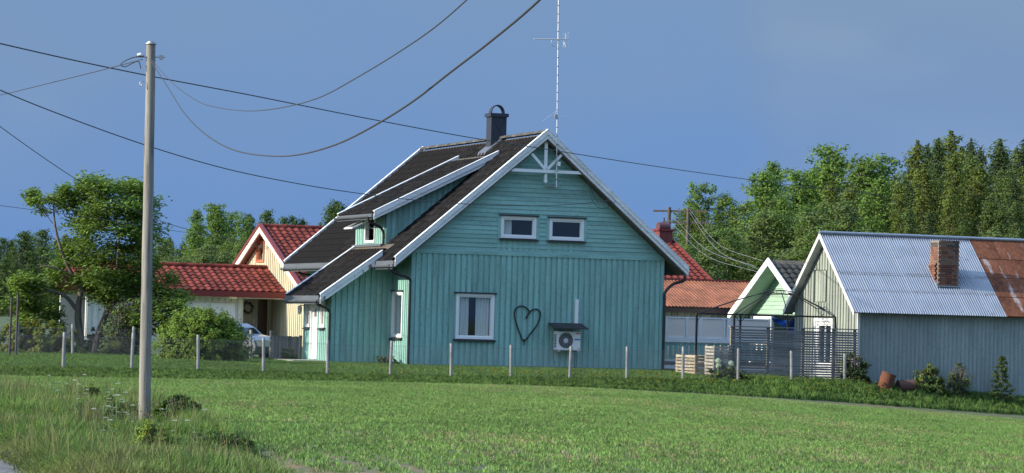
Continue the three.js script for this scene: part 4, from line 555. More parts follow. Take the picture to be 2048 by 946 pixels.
  const brickG = new B().box(-0.112, 0.112, 0, 0.062, -0.05, 0.05).geo(), headG = new B().box(-0.05, 0.05, 0, 0.062, -0.05, 0.05).geo();
  for (let k = 0; k < 30; k++) { const y = ye + 0.42 + k * 0.076; if (y > yr - 0.16) break; const roofY = yr - 1.68 * tn; if (y < roofY - 0.05) continue; const dark = y > yr - 0.36, wide = y < yr - 0.95 ? 0.06 : 0, sh = (k % 2) * 0.06;
    const put = (g, x, z, ry) => { if (y > yr - 0.24 && r4() < 0.3) return; const m = mesh('brick', g, dark ? bmats[r4() < 0.6 ? 4 : 3] : bmats[Math.floor(r4() * 4)], ch); m.position.set(x + (r4() - 0.5) * 0.006, y, z + (r4() - 0.5) * 0.01); m.rotation.y = ry + (r4() - 0.5) * 0.02; };
    for (let i = 0; i < 3; i++) { put(i === 2 && k % 2 ? headG : brickG, 3.29 - wide / 2 + 0.11 + i * 0.235 + sh * (i < 2 ? 1 : 0.5), 1.66 + wide / 3, 0); } if (k % 2) put(headG, 3.27, 1.66 + wide / 3, 0);
    for (let i = 0; i < 2; i++) put(brickG, 3.27 - wide, 1.52 - i * 0.235 - sh, Math.PI / 2); for (let i = 0; i < 2; i++) put(brickG, 3.97, 1.52 - i * 0.235 - sh, Math.PI / 2); }
  mesh('chimney_flashing', new B().beam([3.2, yr - 1.05 * tn + 0.03, 1.05], [3.2, yr - 1.72 * tn + 0.04, 1.72], 0.06, 0.05).beam([3.18, yr - 1.76 * tn + 0.04, 1.76], [4.02, yr - 1.76 * tn + 0.04, 1.76], 0.05, 0.05), mat.galv, Bn);
  // rusty drums lying by the wall
  const drum = (pos, len, rad, tilt, ry, label, m) => { const b = new B(); const pts = [[0, 0, 0]]; for (let k = 1; k <= 12; k++) pts.push([0, len * k / 12, 0]); b.tube(pts, (t) => rad * (Math.abs(t - 0.33) < 0.03 || Math.abs(t - 0.66) < 0.03 || t < 0.02 || t > 0.98 ? 1.04 : 1), 16); const o = single('rusty_drum', b, m, label, 'drum'); o.position.set(...pos); o.rotation.set(0, ry, 0); o.rotateX(tilt); return o; };
  drum(wd(14.16, -0.36, -6.2), 0.60, 0.24, 0.32, TH + 1.2, 'upright rusty orange steel drum leaning by the blue grey barn wall', M([0.19, 0.07, 0.035], { map: T.concrete, rough: 0.95 }));
  drum(wd(14.72, -0.22, -6.15), 0.55, 0.2, 1.5, TH + 1.5, 'small rusted drum lying in the weeds beside a larger one', M([0.15, 0.07, 0.05], { map: T.concrete, rough: 0.9 }));
}
// ---------------------------------------------------------------- slatted screen, bins, gazebo
{
  const r = rng(61), gy = -0.2, S = thing('slat_screen', 'dark grey wooden screen of horizontal slats beside the barn', 'screen', wd(9.1, gy, -5.35), TH), len = 4.5, hgt = 1.78;
  const ps = [0, 1.30, 2.55, 3.65, 4.42]; ps.forEach((x) => mesh('post', new B({ ou: r() * 3, ov: r() * 3 }).box(x, x + 0.085, -0.5, hgt, -0.13, -0.04), mat.palletWood[0], S));
  for (let k = 0; k < 21; k++) { const y = 0.06 + k * 0.081; for (let i = 0; i < 4; i++) { const x0 = i === 0 ? -0.02 : ps[i] + 0.045, x1 = i === 3 ? len + 0.02 : ps[i + 1] + 0.042; const m = mesh('slat', new B({ swap: true, ou: r() * 5, ov: r() * 5 }).box(x0, x1, -0.031, 0.031, -0.038, -0.014), pick(mat.slatWood, r), S); m.position.y = y + (r() - 0.5) * 0.008; } }
  mesh('capping', new B({ swap: true }).box(-0.05, len + 0.04, hgt, hgt + 0.035, -0.15, 0.02), mat.slatWood[1], S); mesh('base_rail', new B({ swap: true }).box(-0.02, len + 0.02, -0.1, -0.02, -0.12, -0.01), mat.greyWood[1], S);
  const bin = (pos, w, d, h, mats, label) => { const o = thing('compost_bin', label, 'compost bin', pos, TH, null); for (const [x, z] of [[0, 0], [w, 0], [0, -d], [w, -d]]) mesh('post', new B().box(x - 0.045, x + 0.045, -0.3, h - 0.02, z - 0.045, z + 0.045), mats[0], o); for (let k = 0; k < Math.floor(h / 0.105); k++) { const y = 0.02 + k * 0.105; for (const z of [0.048, -d - 0.068]) mesh('plank', new B({ swap: true, ou: r() * 4, ov: r() * 4 }).box(-0.05 - r() * 0.02, w + 0.05 + r() * 0.02, y, y + 0.072, z, z + 0.02), pick(mats, r), o); for (const x of [-0.068, w + 0.048]) mesh('plank', new B({ ou: r() * 4, ov: r() * 4 }).box(x, x + 0.02, y, y + 0.072, -d - 0.04, 0.04), pick(mats, r), o); } return o; };
  bin(wd(8.2, -0.2, -4.62), 0.5, 1.45, 0.86, mat.palletWood, 'low pale compost bin of spaced planks beside the dark slat screen'); bin(wd(8.5, -0.2, -5.42), 0.5, 0.6, 1.2, mat.greyWood, 'taller weathered grey plank bin against the dark slat screen');
  const Gz = thing('gazebo_frame', 'bare black metal gazebo frame with arched roof ribs by barn', 'gazebo', wd(11.0, -0.15, -1.9), TH), b4 = [[-1.6, 0], [0.0, 0], [1.75, 0], [3.3, 0]], hh = 2.12, zb = -0.01; const bk = M([0.02, 0.02, 0.022], { rough: 0.5, metal: 0.3 });
  for (const [x] of b4) { mesh('leg', new B().box(x - 0.03, x + 0.03, -0.3, hh, zb - 0.03, zb + 0.03), bk, Gz); for (const s of [-1, 1]) if (x + s * 0.2 > -1.6 && x + s * 0.2 < 3.3) mesh('corner_brace', new B().beam([x + s * 0.03, hh - 0.2, zb], [x + s * 0.2, hh - 0.02, zb], 0.02, 0.02), bk, Gz); }
  mesh('top_rail', new B().box(-1.6, 3.3, hh, hh + 0.05, zb - 0.025, zb + 0.025), bk, Gz); mesh('top_rail', new B().box(-1.0, 2.7, hh, hh + 0.05, 1.65, 1.7), bk, Gz); for (const x of [-1.0, 2.7]) mesh('leg', new B().box(x - 0.03, x + 0.03, -0.3, hh, 1.65, 1.7), bk, Gz);
  const apex = [1.05, 2.95, 0.8]; for (const [x, z] of [[-1.9, 0.85], [-1.6, 0], [0.0, 0], [1.75, 0], [3.3, 0], [3.2, 0.9], [2.7, 1.68], [-1.0, 1.68]]) mesh('roof_rib', new B().tube(curve([[x, hh + 0.02, z], [lerp(x, apex[0], 0.35), lerp(hh, apex[1], 0.47), lerp(z, apex[2], 0.35)], [lerp(x, apex[0], 0.72), lerp(hh, apex[1], 0.86), lerp(z, apex[2], 0.72)], [lerp(x, apex[0], 0.86), apex[1] - 0.03, lerp(z, apex[2], 0.86)]], 12), 0.016, 5), bk, Gz);
  for (const y of [2.86, 2.97]) mesh('crown_ring', new B().tube(curve([[0.45, y - 0.04, 0.8], [0.75, y + 0.02, 0.5], [1.05, y + 0.03, 0.45], [1.4, y + 0.02, 0.55], [1.65, y - 0.04, 0.8], [1.05, y, 1.1], [0.45, y - 0.04, 0.8]], 20), 0.013, 5), bk, Gz); for (const x of [0.55, 0.8, 1.05, 1.3, 1.55]) mesh('crown_tie', new B().tube([[x, 2.86, 0.55], [x, 2.99, 0.55]], 0.01, 4), bk, Gz);
}
// ---------------------------------------------------------------- wire fences, picket gate, pole and wires, car
{
  const r = rng(71), chain = (len, h) => { const b = new B(), s = 0.062, n = Math.ceil(len / s), m = Math.ceil(h / s); for (let k = -m; k <= n; k++) { const x0 = k * s; for (const d of [1, -1]) { let a = d > 0 ? [x0, 0] : [x0 + m * s, 0], e = d > 0 ? [x0 + m * s, h] : [x0, h]; const cl = (p, q) => { if (p[0] < 0) { const t = (0 - p[0]) / (q[0] - p[0]); return [0, p[1] + (q[1] - p[1]) * t]; } if (p[0] > len) { const t = (len - p[0]) / (q[0] - p[0]); return [len, p[1] + (q[1] - p[1]) * t]; } return p; }; if (Math.max(a[0], e[0]) <= 0.01 || Math.min(a[0], e[0]) >= len - 0.01) continue; const A = cl(a, e), E = cl(e, a); b.tube([[A[0], A[1], d * 0.0015], [E[0], E[1], d * 0.0015]], 0.0014, 3, false); } } return b; };
  const fence = (name, label, pts, h, postR) => { const base = pts[0], F = thing(name, label, 'fence', [base[0], groundY(base[0], base[1]), base[1]]), y0 = groundY(base[0], base[1]); const L = pts.map(([x, z]) => V(x - base[0], groundY(x, z) - y0, z - base[1]));
    L.forEach((p, i) => { const lean = (r() - 0.5) * 0.08, l2 = (r() - 0.5) * 0.05, hh = h * (0.97 + r() * 0.06); mesh('post', new B({ ou: r(), ov: r() }).tube([[p.x, p.y - 0.5, p.z], [p.x + lean * 0.5, p.y + hh * 0.5, p.z], [p.x + lean, p.y + hh - 0.02, p.z + l2], [p.x + lean, p.y + hh, p.z + l2]], (t) => t > 0.9 ? postR * 0.8 : postR, 6), mat.postConcrete, F); if (i + 1 < L.length) { const q = L[i + 1], len = Math.hypot(q.x - p.x, q.z - p.z), m = mesh('wire_mesh', chain(len, h * 0.86), mat.wire, F); m.position.set(p.x, (p.y + q.y) / 2 + 0.04, p.z); m.rotation.y = Math.atan2(-(q.z - p.z), q.x - p.x); for (const y of [0.06, h * 0.88]) mesh('strand', new B().tube(curve([[p.x, p.y + y, p.z], [(p.x + q.x) / 2, (p.y + q.y) / 2 + y - 0.03 * r(), (p.z + q.z) / 2], [q.x, q.y + y, q.z]], 6), 0.0028, 4, false), mat.wire, F); } }); return F; };
  const fp = []; for (let i = -1; i < 14; i++) { const u = -13.61 + 2.04 * i, w = wd(u, 0, fenceW(u)); fp.push([w[0], w[2]]); } fence('wire_fence', 'grey concrete post and chain link fence along the field edge', fp, 1.07, 0.052);
  const bp = [[-14.5, 2.2], [-12.46, 2.52], [-10.55, 2.88], [-8.5, 3.18], [-6.4, 3.45], [-4.32, 3.75]].map(([u, w]) => { const p = wd(u, 0, w); return [p[0], p[2]]; }); fence('wire_fence', 'grey concrete post fence behind the lawn below the tree', bp, 1.03, 0.05);
  const pf = thing('picket_gate', 'weathered pale picket gate beside the porch', 'gate', wd(-2.55, 0.05, 7.4), TH); for (let k = 0; k < 26; k++) { const t = k / 25, h = 0.80 + (r() - 0.5) * 0.04; mesh('picket', new B({ ou: r() * 3, ov: r() * 3 }).box(-0.035 + t * 0.33, 0.035 + t * 0.33, 0.02, h, t * 2.1 - 0.01, t * 2.1 + 0.01), pick(mat.greyWood, r), pf); } mesh('rail', new B().beam([0, 0.25, -0.02], [0.34, 0.25, 2.1], 0.03, 0.07).beam([0, 0.62, -0.02], [0.34, 0.62, 2.1], 0.03, 0.07), mat.greyWood[1], pf); for (const [x, z, h] of [[-0.02, -0.08, 0.98], [0.36, 2.2, 0.85]]) mesh('gate_post', new B().tube([[x, -0.3, z], [x, h, z]], 0.06, 7), mat.greyWood[1], pf);
  // dark iron posts at the edge of the garden
  const ip = single('iron_post', new B().tube([[0, -0.3, 0], [0.02, 1.95, 0]], 0.035, 7).box(-0.05, 0.05, 1.94, 1.97, -0.05, 0.05), M([0.05, 0.04, 0.04], { rough: 0.7 }), 'tall dark iron post at the end of the garden fence', 'post', 'dark iron posts'); ip.position.set(-14.86, groundY(-14.86, -92), -92); copyOf(ip, [-15.25, groundY(-15.25, -93) - 0.05, -93.2], 0.3, [1, 0.98, 1]);
  // the near utility pole
  const px = -6.23, pz = -52.5, py = groundY(px, pz) , U = thing('utility_pole', 'weathered grey wooden utility pole standing in the roadside grass', 'utility pole', [px, py, pz]); const ptop = 6.16 - py, ptx = -0.084;
  mesh('shaft', new B().tube(Array.from({ length: 13 }, (_, i) => [ptx * i / 12 + (i % 3 ? 0.004 : 0), -0.6 + (ptop + 0.6) * i / 12, 0]), (t) => 0.106 - 0.028 * t, 18), mat.pole, U); mesh('cap', new B().tube([[ptx, ptop - 0.01, 0], [ptx, ptop + 0.035, 0]], (t) => t > 0.5 ? 0.05 : 0.105, 16), M([0.55, 0.55, 0.54], { rough: 0.5, metal: 0.5 }), U);
  const br = mesh('bracket', new B().tube([[ptx - 0.28, ptop - 0.24, 0.05], [ptx + 0.25, ptop - 0.22, -0.05]], 0.014, 6), mat.steel, U); mesh('insulator', new B().tube([[ptx - 0.16, ptop - 0.20, 0.04], [ptx - 0.22, ptop - 0.22, 0.05]], 0.035, 8), M([0.75, 0.74, 0.7], { rough: 0.3 }), br); mesh('clamp', new B().box(ptx + 0.15, ptx + 0.21, ptop - 0.27, ptop - 0.19, -0.07, -0.01), mat.steel, br); mesh('hook', new B().tube(curve([[ptx - 0.08, ptop - 0.66, 0.06], [ptx - 0.15, ptop - 0.68, 0.1], [ptx - 0.15, ptop - 0.75, 0.1], [ptx - 0.13, ptop - 0.72, 0.1]], 10), 0.008, 5), mat.steel, U);
  mesh('cable_tail', new B().tube(curve([[ptx - 0.1, ptop - 0.22, 0.06], [ptx - 0.3, ptop - 0.26, 0.1], [ptx - 0.5, ptop - 0.38, 0.08], [ptx - 0.44, ptop - 0.42, 0.08], [ptx - 0.2, ptop - 0.32, 0.08], [ptx - 0.15, ptop - 0.45, 0.08]], 24), 0.009, 5), mat.cable, U);
  const wire = (pts, rad, m, label, name = 'overhead_wire') => single(name, new B().tube(curve(pts, 70), rad, 6), m, label, 'wire');
  wire([[-6.27, 5.851, -52.0], [-5.62, 5.208, -48.74], [-4.86, 4.446, -44.93], [-4.13, 3.911, -41.3], [-3.49, 3.572, -38.13], [-2.76, 3.321, -34.47], [-2.24, 3.207, -31.86], [-1.66, 3.171, -28.96], [-1.18, 3.221, -26.56], [-0.82, 3.295, -24.77], [-0.51, 3.395, -23.21], [-0.19, 3.5, -21.65], [0.14, 3.63, -20.0], [0.8, 4.0, -16.5]], 0.0085, mat.greyCable, 'thick grey cable sagging low from the wooden utility pole', 'overhead_cable');
  wire([[-6.25, 5.858, -51.88], [-5.14, 4.956, -45.88], [-4.26, 4.374, -41.17], [-3.69, 4.096, -38.08], [-2.98, 3.81, -34.25], [-2.32, 3.618, -30.67], [-1.78, 3.518, -27.78], [-1.29, 3.506, -25.1], [-0.88, 3.522, -22.89], [-0.58, 3.552, -21.26], [-0.34, 3.617, -20.0], [0.3, 3.85, -16.5]], 0.005, mat.greyCable, 'thinner grey cable hanging above the thick sagging one from the utility pole', 'overhead_cable');
  wire([[-14.5, 6.2, -73], [-10.79, 5.993, -63.71], [-9.07, 5.938, -59.25], [-7.57, 5.899, -55.37], [-6.45, 5.877, -52.45]], 0.008, mat.greyCable, 'grey cable reaching the utility pole top from the road side', 'overhead_cable');
  wire([[-11.6, 6.8, -55.5], [-10.19, 6.748, -60], [-9.17, 6.719, -63.24], [-8.04, 6.72, -66.85], [-6.31, 6.76, -72.36], [-4.28, 6.782, -78.85], [-1.29, 6.858, -88.35], [0.96, 6.995, -95.54], [4.82, 7.216, -107.82], [10.08, 7.59, -124.58], [18.05, 8.299, -150]], 0.014, mat.cable, 'long black wire crossing in front of the house towards the forest');
  wire([[-12.2, 6.75, -57], [-10.5, 5.974, -62], [-9.41, 5.602, -65.16], [-8.21, 5.269, -68.65], [-6.87, 5.005, -72.53], [-5.38, 4.873, -76.86], [-4.05, 4.833, -80.71], [-2.46, 4.862, -85.33], [-0.38, 5.024, -91.35], [1.5, 5.301, -96.81], [3.3, 5.70, -102.0]], 0.012, mat.cable, 'sagging black service wire that ends at the turquoise house gable');
  wire([[-12.9, 6.5, -70], [-12.67, 6.013, -75], [-12.41, 5.579, -79.74], [-12.12, 5.167, -84.75], [-11.8, 4.818, -90.41], [-11.41, 4.531, -97.32], [-10.97, 4.396, -105.12], [-10.42, 4.363, -114.76], [-9.75, 4.30, -123.5]], 0.010, mat.cable, 'thin dark wire dropping past the tree to the cream house');
  wire([[-15, 4.4, -80], [-14.29, 4.409, -85], [-13.69, 4.436, -90.26], [-13.01, 4.45, -96.21], [-12.15, 4.425, -103.74], [-11.44, 4.423, -110], [-9.85, 4.25, -123.5]], 0.008, mat.cable, 'thin level wire passing through the tree to the cream house');
  const lw = wd(6.95, 5.69, -0.46); const lc = single('slack_cable', new B().tube(curve([[0, 0, 0], [-0.2, -0.18, 0.0], [-0.55, -0.25, 0.02], [-0.8, -0.05, 0], [-0.92, 0.4, 0.02], [-0.98, 0.62, 0.02], [-0.85, 0.3, 0.0], [-0.65, -0.02, 0], [-0.3, -0.05, 0]].map(([a, b, c]) => [a * CU, b, -a * SU + c]), 50), 0.007, 5), mat.cable, 'loose loops of dark cable on the turquoise gable under the bargeboard', 'cable'); lc.position.set(...lw);
  // distant power line
  const fpMat = M([0.16, 0.13, 0.11], { map: T.wood, rough: 0.9 }), FP = thing('far_power_pole', 'distant dark double power pole with crossarms before the trees', 'power pole', [10.95, 0.9, -190]); for (const x of [0, -1.2]) mesh('shaft', new B().tube([[x, -1, 0], [x, 8.1, 0]], 0.12, 7), fpMat, FP); mesh('crossarm', new B().beam([-1.6, 7.15, 0], [1.3, 7.2, 0], 0.12, 0.12).beam([-2.2, 7.85, 0], [1.2, 7.9, 0], 0.12, 0.12), fpMat, FP); for (const x of [-1.5, -0.4, 0.5, 1.2]) mesh('insulator', new B().tube([[x, 7.2, 0], [x, 7.45, 0]], 0.05, 6), mat.greyCable, FP);
  [[[10.98, 8.95, -190], [10.6, 5.9, -157], [10.29, 4.33, -125]], [[10.99, 8.74, -190], [10.55, 5.6, -157], [10.2, 3.96, -125]], [[9.97, 8.43, -190], [10.0, 5.6, -157], [10.03, 4.1, -125]], [[9.76, 8.2, -190], [9.95, 5.3, -157], [10.16, 3.86, -125]]].forEach((p, i) => wire(p, 0.009, M([0.3, 0.3, 0.3], { rough: 0.5, metal: 0.5 }), ['topmost', 'second', 'third', 'lowest'][i] + ' pale wire of the distant power line before the trees', 'power_line'));
  // car half hidden by the bush
  const cm = M([0.13, 0.145, 0.165], { rough: 0.35, metal: 0.5, phys: true, clearcoat: 1, clearcoatRoughness: 0.1 }), car = thing('parked_car', 'silver blue hatchback parked behind the bush before the garage', 'car', wd(-3.35, 0.0, 9.9), -0.62);
  car.scale.setScalar(0.84);
  const prof = [[-2.0, 0.32], [-2.03, 0.62], [-1.9, 0.92], [-1.55, 1.0], [-1.15, 1.36], [-0.5, 1.46], [0.25, 1.44], [0.65, 1.28], [1.05, 1.0], [1.6, 0.92], [1.95, 0.78], [2.05, 0.55], [2.0, 0.3], [1.68, 0.26], [1.62, 0.44], [1.42, 0.58], [1.18, 0.58], [0.98, 0.44], [0.92, 0.26], [-0.92, 0.26], [-0.98, 0.44], [-1.18, 0.58], [-1.42, 0.58], [-1.62, 0.44], [-1.68, 0.28]].slice().reverse();
  { const s = new THREE.Shape(prof.map((p) => new THREE.Vector2(...p))); const g = new THREE.ExtrudeGeometry(s, { depth: 1.44, bevelEnabled: true, bevelThickness: 0.11, bevelSize: 0.05, bevelSegments: 3 }); g.translate(0, 0, -0.72); mesh('body', g, cm, car); const gm = M([0.02, 0.025, 0.03], { rough: 0.06 });
    for (const z of [0.84, -0.85]) mesh('side_window', new B().prism([[-1.05, 1.02], [0.72, 1.02], [0.45, 1.28], [0.15, 1.37], [-0.5, 1.385], [-0.95, 1.30]], z - 0.005, z + 0.005), gm, car); mesh('windscreen', new B().quad([1.09, 1.03, 0.66], [1.09, 1.03, -0.66], [0.72, 1.31, -0.6], [0.72, 1.31, 0.6]), gm, car);
    for (const z of [0.72, -0.72]) { for (const x of [1.3, -1.3]) { const w = mesh('wheel', new THREE.CylinderGeometry(0.31, 0.31, 0.2, 24).rotateX(Math.PI / 2).translate(x, 0.31, z), mat.black, car); mesh('rim', new THREE.CylinderGeometry(0.2, 0.2, 0.21, 12).rotateX(Math.PI / 2).translate(x, 0.31, z), mat.steel, w); } mesh('headlight', new THREE.SphereGeometry(0.14, 10, 8).scale(1, 0.7, 1.1).translate(1.88, 0.72, z * 0.85), M([0.7, 0.72, 0.72], { rough: 0.15 }), car); } mesh('mirror', new B().box(0.55, 0.68, 0.98, 1.1, 0.86, 1.0).box(0.55, 0.68, 0.98, 1.1, -1.0, -0.86), cm, car); mesh('bumper', new B().box(2.04, 2.1, 0.35, 0.52, -0.7, 0.7), mat.black, car); }
}
// ---------------------------------------------------------------- trees and shrubs
class Leaves {                                        // many small bent faces with a colour each
  constructor() { this.p = []; this.n = []; this.c = []; }
  leaf(x, y, z, nx, ny, nz, s, l, col, r) {           // a folded diamond facing n
    const n = V(nx, ny, nz).normalize(), a = V(r() - 0.5, r() - 0.5, r() - 0.5); a.addScaledVector(n, -a.dot(n)).normalize(); const b = new THREE.Vector3().crossVectors(n, a);
    const P = [[a, l], [b, s], [a, -l], [b, -s]].map(([v, k]) => [x + v.x * k, y + v.y * k, z + v.z * k]); P[0][1] -= l * 0.25; P[2][1] -= l * 0.25;
    for (const i of [0, 1, 2, 0, 2, 3]) { this.p.push(...P[i]); this.n.push(n.x, n.y, n.z); this.c.push(...col); }
  }
  tri(A, Bq, Cq, col) { const u = V(...Bq).sub(V(...A)), v = V(...Cq).sub(V(...A)), n = u.cross(v).normalize(); if (n.y < 0) n.negate(); for (const q of [A, Bq, Cq]) { this.p.push(...q); this.n.push(n.x, n.y, n.z); this.c.push(...col); } }
  geo() { const g = new THREE.BufferGeometry(); g.setAttribute('position', new THREE.Float32BufferAttribute(this.p, 3)); g.setAttribute('normal', new THREE.Float32BufferAttribute(this.n, 3)); g.setAttribute('color', new THREE.Float32BufferAttribute(this.c, 3)); return g; }
}
const gauss = (r) => (r() + r() + r() + r() - 2) * 0.85;
const tint = (c, r, v = 0.25) => { const k = 1 + (r() - 0.5) * 2 * v, h = (r() - 0.5) * 0.15; return [c[0] * k * (1 + h), c[1] * k, c[2] * k * (1 - h)]; };
// broadleaf crown: limbs, then leaf clusters along them
function broadleaf(seed, { H, spread, base, nb, leaves, ls, col, trunkR, shape, upright = 0.5, cl = 0.1, pointed = false }) {
  const r = rng(seed), trunk = new B(), L = new Leaves(), spots = [];
  const tp = []; let x = 0, z = 0; for (let i = 0; i <= 8; i++) { tp.push([x, -0.3 + (H * 0.93 + 0.3) * i / 8, z]); x += (r() - 0.5) * H * 0.025; z += (r() - 0.5) * H * 0.025; }
  trunk.tube(tp, (t) => trunkR * (1 - 0.92 * t) + 0.01, 7);
  const at = (h) => { const f = clamp((h + 0.3) / (H * 0.93 + 0.3)) * 8, i = Math.min(7, Math.floor(f)); return [lerp(tp[i][0], tp[i + 1][0], f - i), h, lerp(tp[i][2], tp[i + 1][2], f - i)]; };
  for (let k = 0; k < nb; k++) {
    const t = k / (nb - 1), h = lerp(base * H, H * 0.95, t), a = k * 2.4 + r() * 0.8, len = spread * shape(t) * (0.75 + r() * 0.45), o = at(h), up = upright * len * (0.5 + r() * 0.7);
    const e = [o[0] + Math.cos(a) * len, h + up, o[2] + Math.sin(a) * len], m = [lerp(o[0], e[0], 0.5), lerp(h, e[1], 0.38), lerp(o[2], e[2], 0.5)];
    trunk.tube([o, m, e], (q) => trunkR * 0.32 * (1 - t * 0.6) * (1 - 0.8 * q) + 0.006, 4, false);
    const n = 3 + Math.floor(len / (spread * 0.3)); for (let i = 0; i < n; i++) { const q = 0.35 + 0.65 * (i + r() * 0.6) / n; const c = q < 0.5 ? [lerp(o[0], m[0], q * 2), lerp(o[1], m[1], q * 2), lerp(o[2], m[2], q * 2)] : [lerp(m[0], e[0], q * 2 - 1), lerp(m[1], e[1], q * 2 - 1), lerp(m[2], e[2], q * 2 - 1)]; spots.push([c[0] + (r() - 0.5) * cl * H, c[1] + (r() - 0.5) * cl * H * 0.7, c[2] + (r() - 0.5) * cl * H, (0.6 + r() * 0.7) * cl * H * 0.62]); }
  }
  if (pointed) for (let i = 0; i < 9; i++) spots.push([...at(H * (0.885 + 0.0115 * i)), H * 0.024 * (1.15 - i * 0.1)]); else spots.push([...at(H * 0.96), cl * H * 0.5]);
  const per = Math.ceil(leaves / spots.length);
  for (const [cx, cy, cz, R] of spots) { const tone = tint(col, r, 0.14); for (let i = 0; i < per; i++) { const gx = gauss(r) * R, gy = gauss(r) * R * 0.75, gz = gauss(r) * R; L.leaf(cx + gx, cy + gy, cz + gz, gx / R + (r() - 0.5) * 1.2, gy / R + 0.55 + (r() - 0.5), gz / R + (r() - 0.5) * 1.2, ls * (0.5 + r() * 0.3), ls * (0.8 + r() * 0.5), tint(tone, r, 0.22), r); } }
  return { trunk: trunk.geo(), crown: L.geo() };
}
function tree(name, kind, label, pos, sc, ry, group, bark = mat.bark, leafM = mat.leaf) { const t = thing(name, label, 'tree', pos, ry, group); if (Array.isArray(sc)) t.scale.set(...sc); else t.scale.setScalar(sc); mesh('trunk', kind.trunk, bark, t); mesh('crown', kind.crown, leafM, t); return t; }
const cAspen = [0.125, 0.215, 0.03], cBirch = [0.115, 0.185, 0.028], cDark = [0.065, 0.115, 0.016], cGreyG = [0.12, 0.175, 0.04], cSpr = [0.05, 0.085, 0.018], cSpr2 = [0.118, 0.158, 0.02], cSpr3 = [0.095, 0.145, 0.026];
const round = (t) => Math.sin(Math.PI * (0.16 + 0.80 * t)), tall = (t) => 0.45 + 0.55 * Math.sin(Math.PI * (0.1 + 0.85 * t)), fir = (t) => 0.06 + 0.94 * Math.pow(Math.max(0, 1 - t), 0.62);
const K = {
  aspenA: broadleaf(101, { H: 10, spread: 0.95, base: 0.10, nb: 52, leaves: 6400, ls: 0.085, col: cAspen, trunkR: 0.09, shape: tall, upright: 1.0, cl: 0.055 }),
  aspenB: broadleaf(102, { H: 10, spread: 1.15, base: 0.10, nb: 52, leaves: 6400, ls: 0.085, col: cAspen, trunkR: 0.09, shape: round, upright: 0.9, cl: 0.06 }),
  birch: broadleaf(103, { H: 10, spread: 1.0, base: 0.08, nb: 50, leaves: 6200, ls: 0.08, col: cBirch, trunkR: 0.08, shape: tall, upright: 0.45, cl: 0.06 }),
  darkTree: broadleaf(104, { H: 10, spread: 1.35, base: 0.06, nb: 48, leaves: 6400, ls: 0.09, col: cDark, trunkR: 0.1, shape: round, upright: 0.5, cl: 0.07 }),
  willow: broadleaf(105, { H: 10, spread: 1.7, base: 0.04, nb: 46, leaves: 6000, ls: 0.10, col: cGreyG, trunkR: 0.1, shape: round, upright: 0.45, cl: 0.075 }),
  spruceA: broadleaf(201, { H: 10, spread: 1.2, base: 0.03, nb: 110, leaves: 8200, ls: 0.062, col: cSpr, trunkR: 0.09, shape: fir, upright: -0.22, cl: 0.04, pointed: true }),
  spruceB: broadleaf(202, { H: 10, spread: 1.5, base: 0.03, nb: 100, leaves: 8200, ls: 0.066, col: cSpr2, trunkR: 0.09, shape: fir, upright: -0.3, cl: 0.045, pointed: true }),
  spruceC: broadleaf(203, { H: 10, spread: 1.15, base: 0.03, nb: 105, leaves: 7600, ls: 0.06, col: cSpr3, trunkR: 0.08, shape: fir, upright: -0.12, cl: 0.042, pointed: true }),
};
const KL = { aspenA: 'slender light green aspen', aspenB: 'broad light green aspen', birch: 'soft green birch', darkTree: 'dark green broadleaf tree', willow: 'grey green bushy willow', spruceA: 'dark narrow spruce', spruceB: 'olive drooping spruce', spruceC: 'slim olive spruce' };
const KN = { aspenA: 'aspen_tree', aspenB: 'aspen_tree', birch: 'birch_tree', darkTree: 'broadleaf_tree', willow: 'willow_tree', spruceA: 'spruce_tree', spruceB: 'spruce_tree', spruceC: 'spruce_tree' };
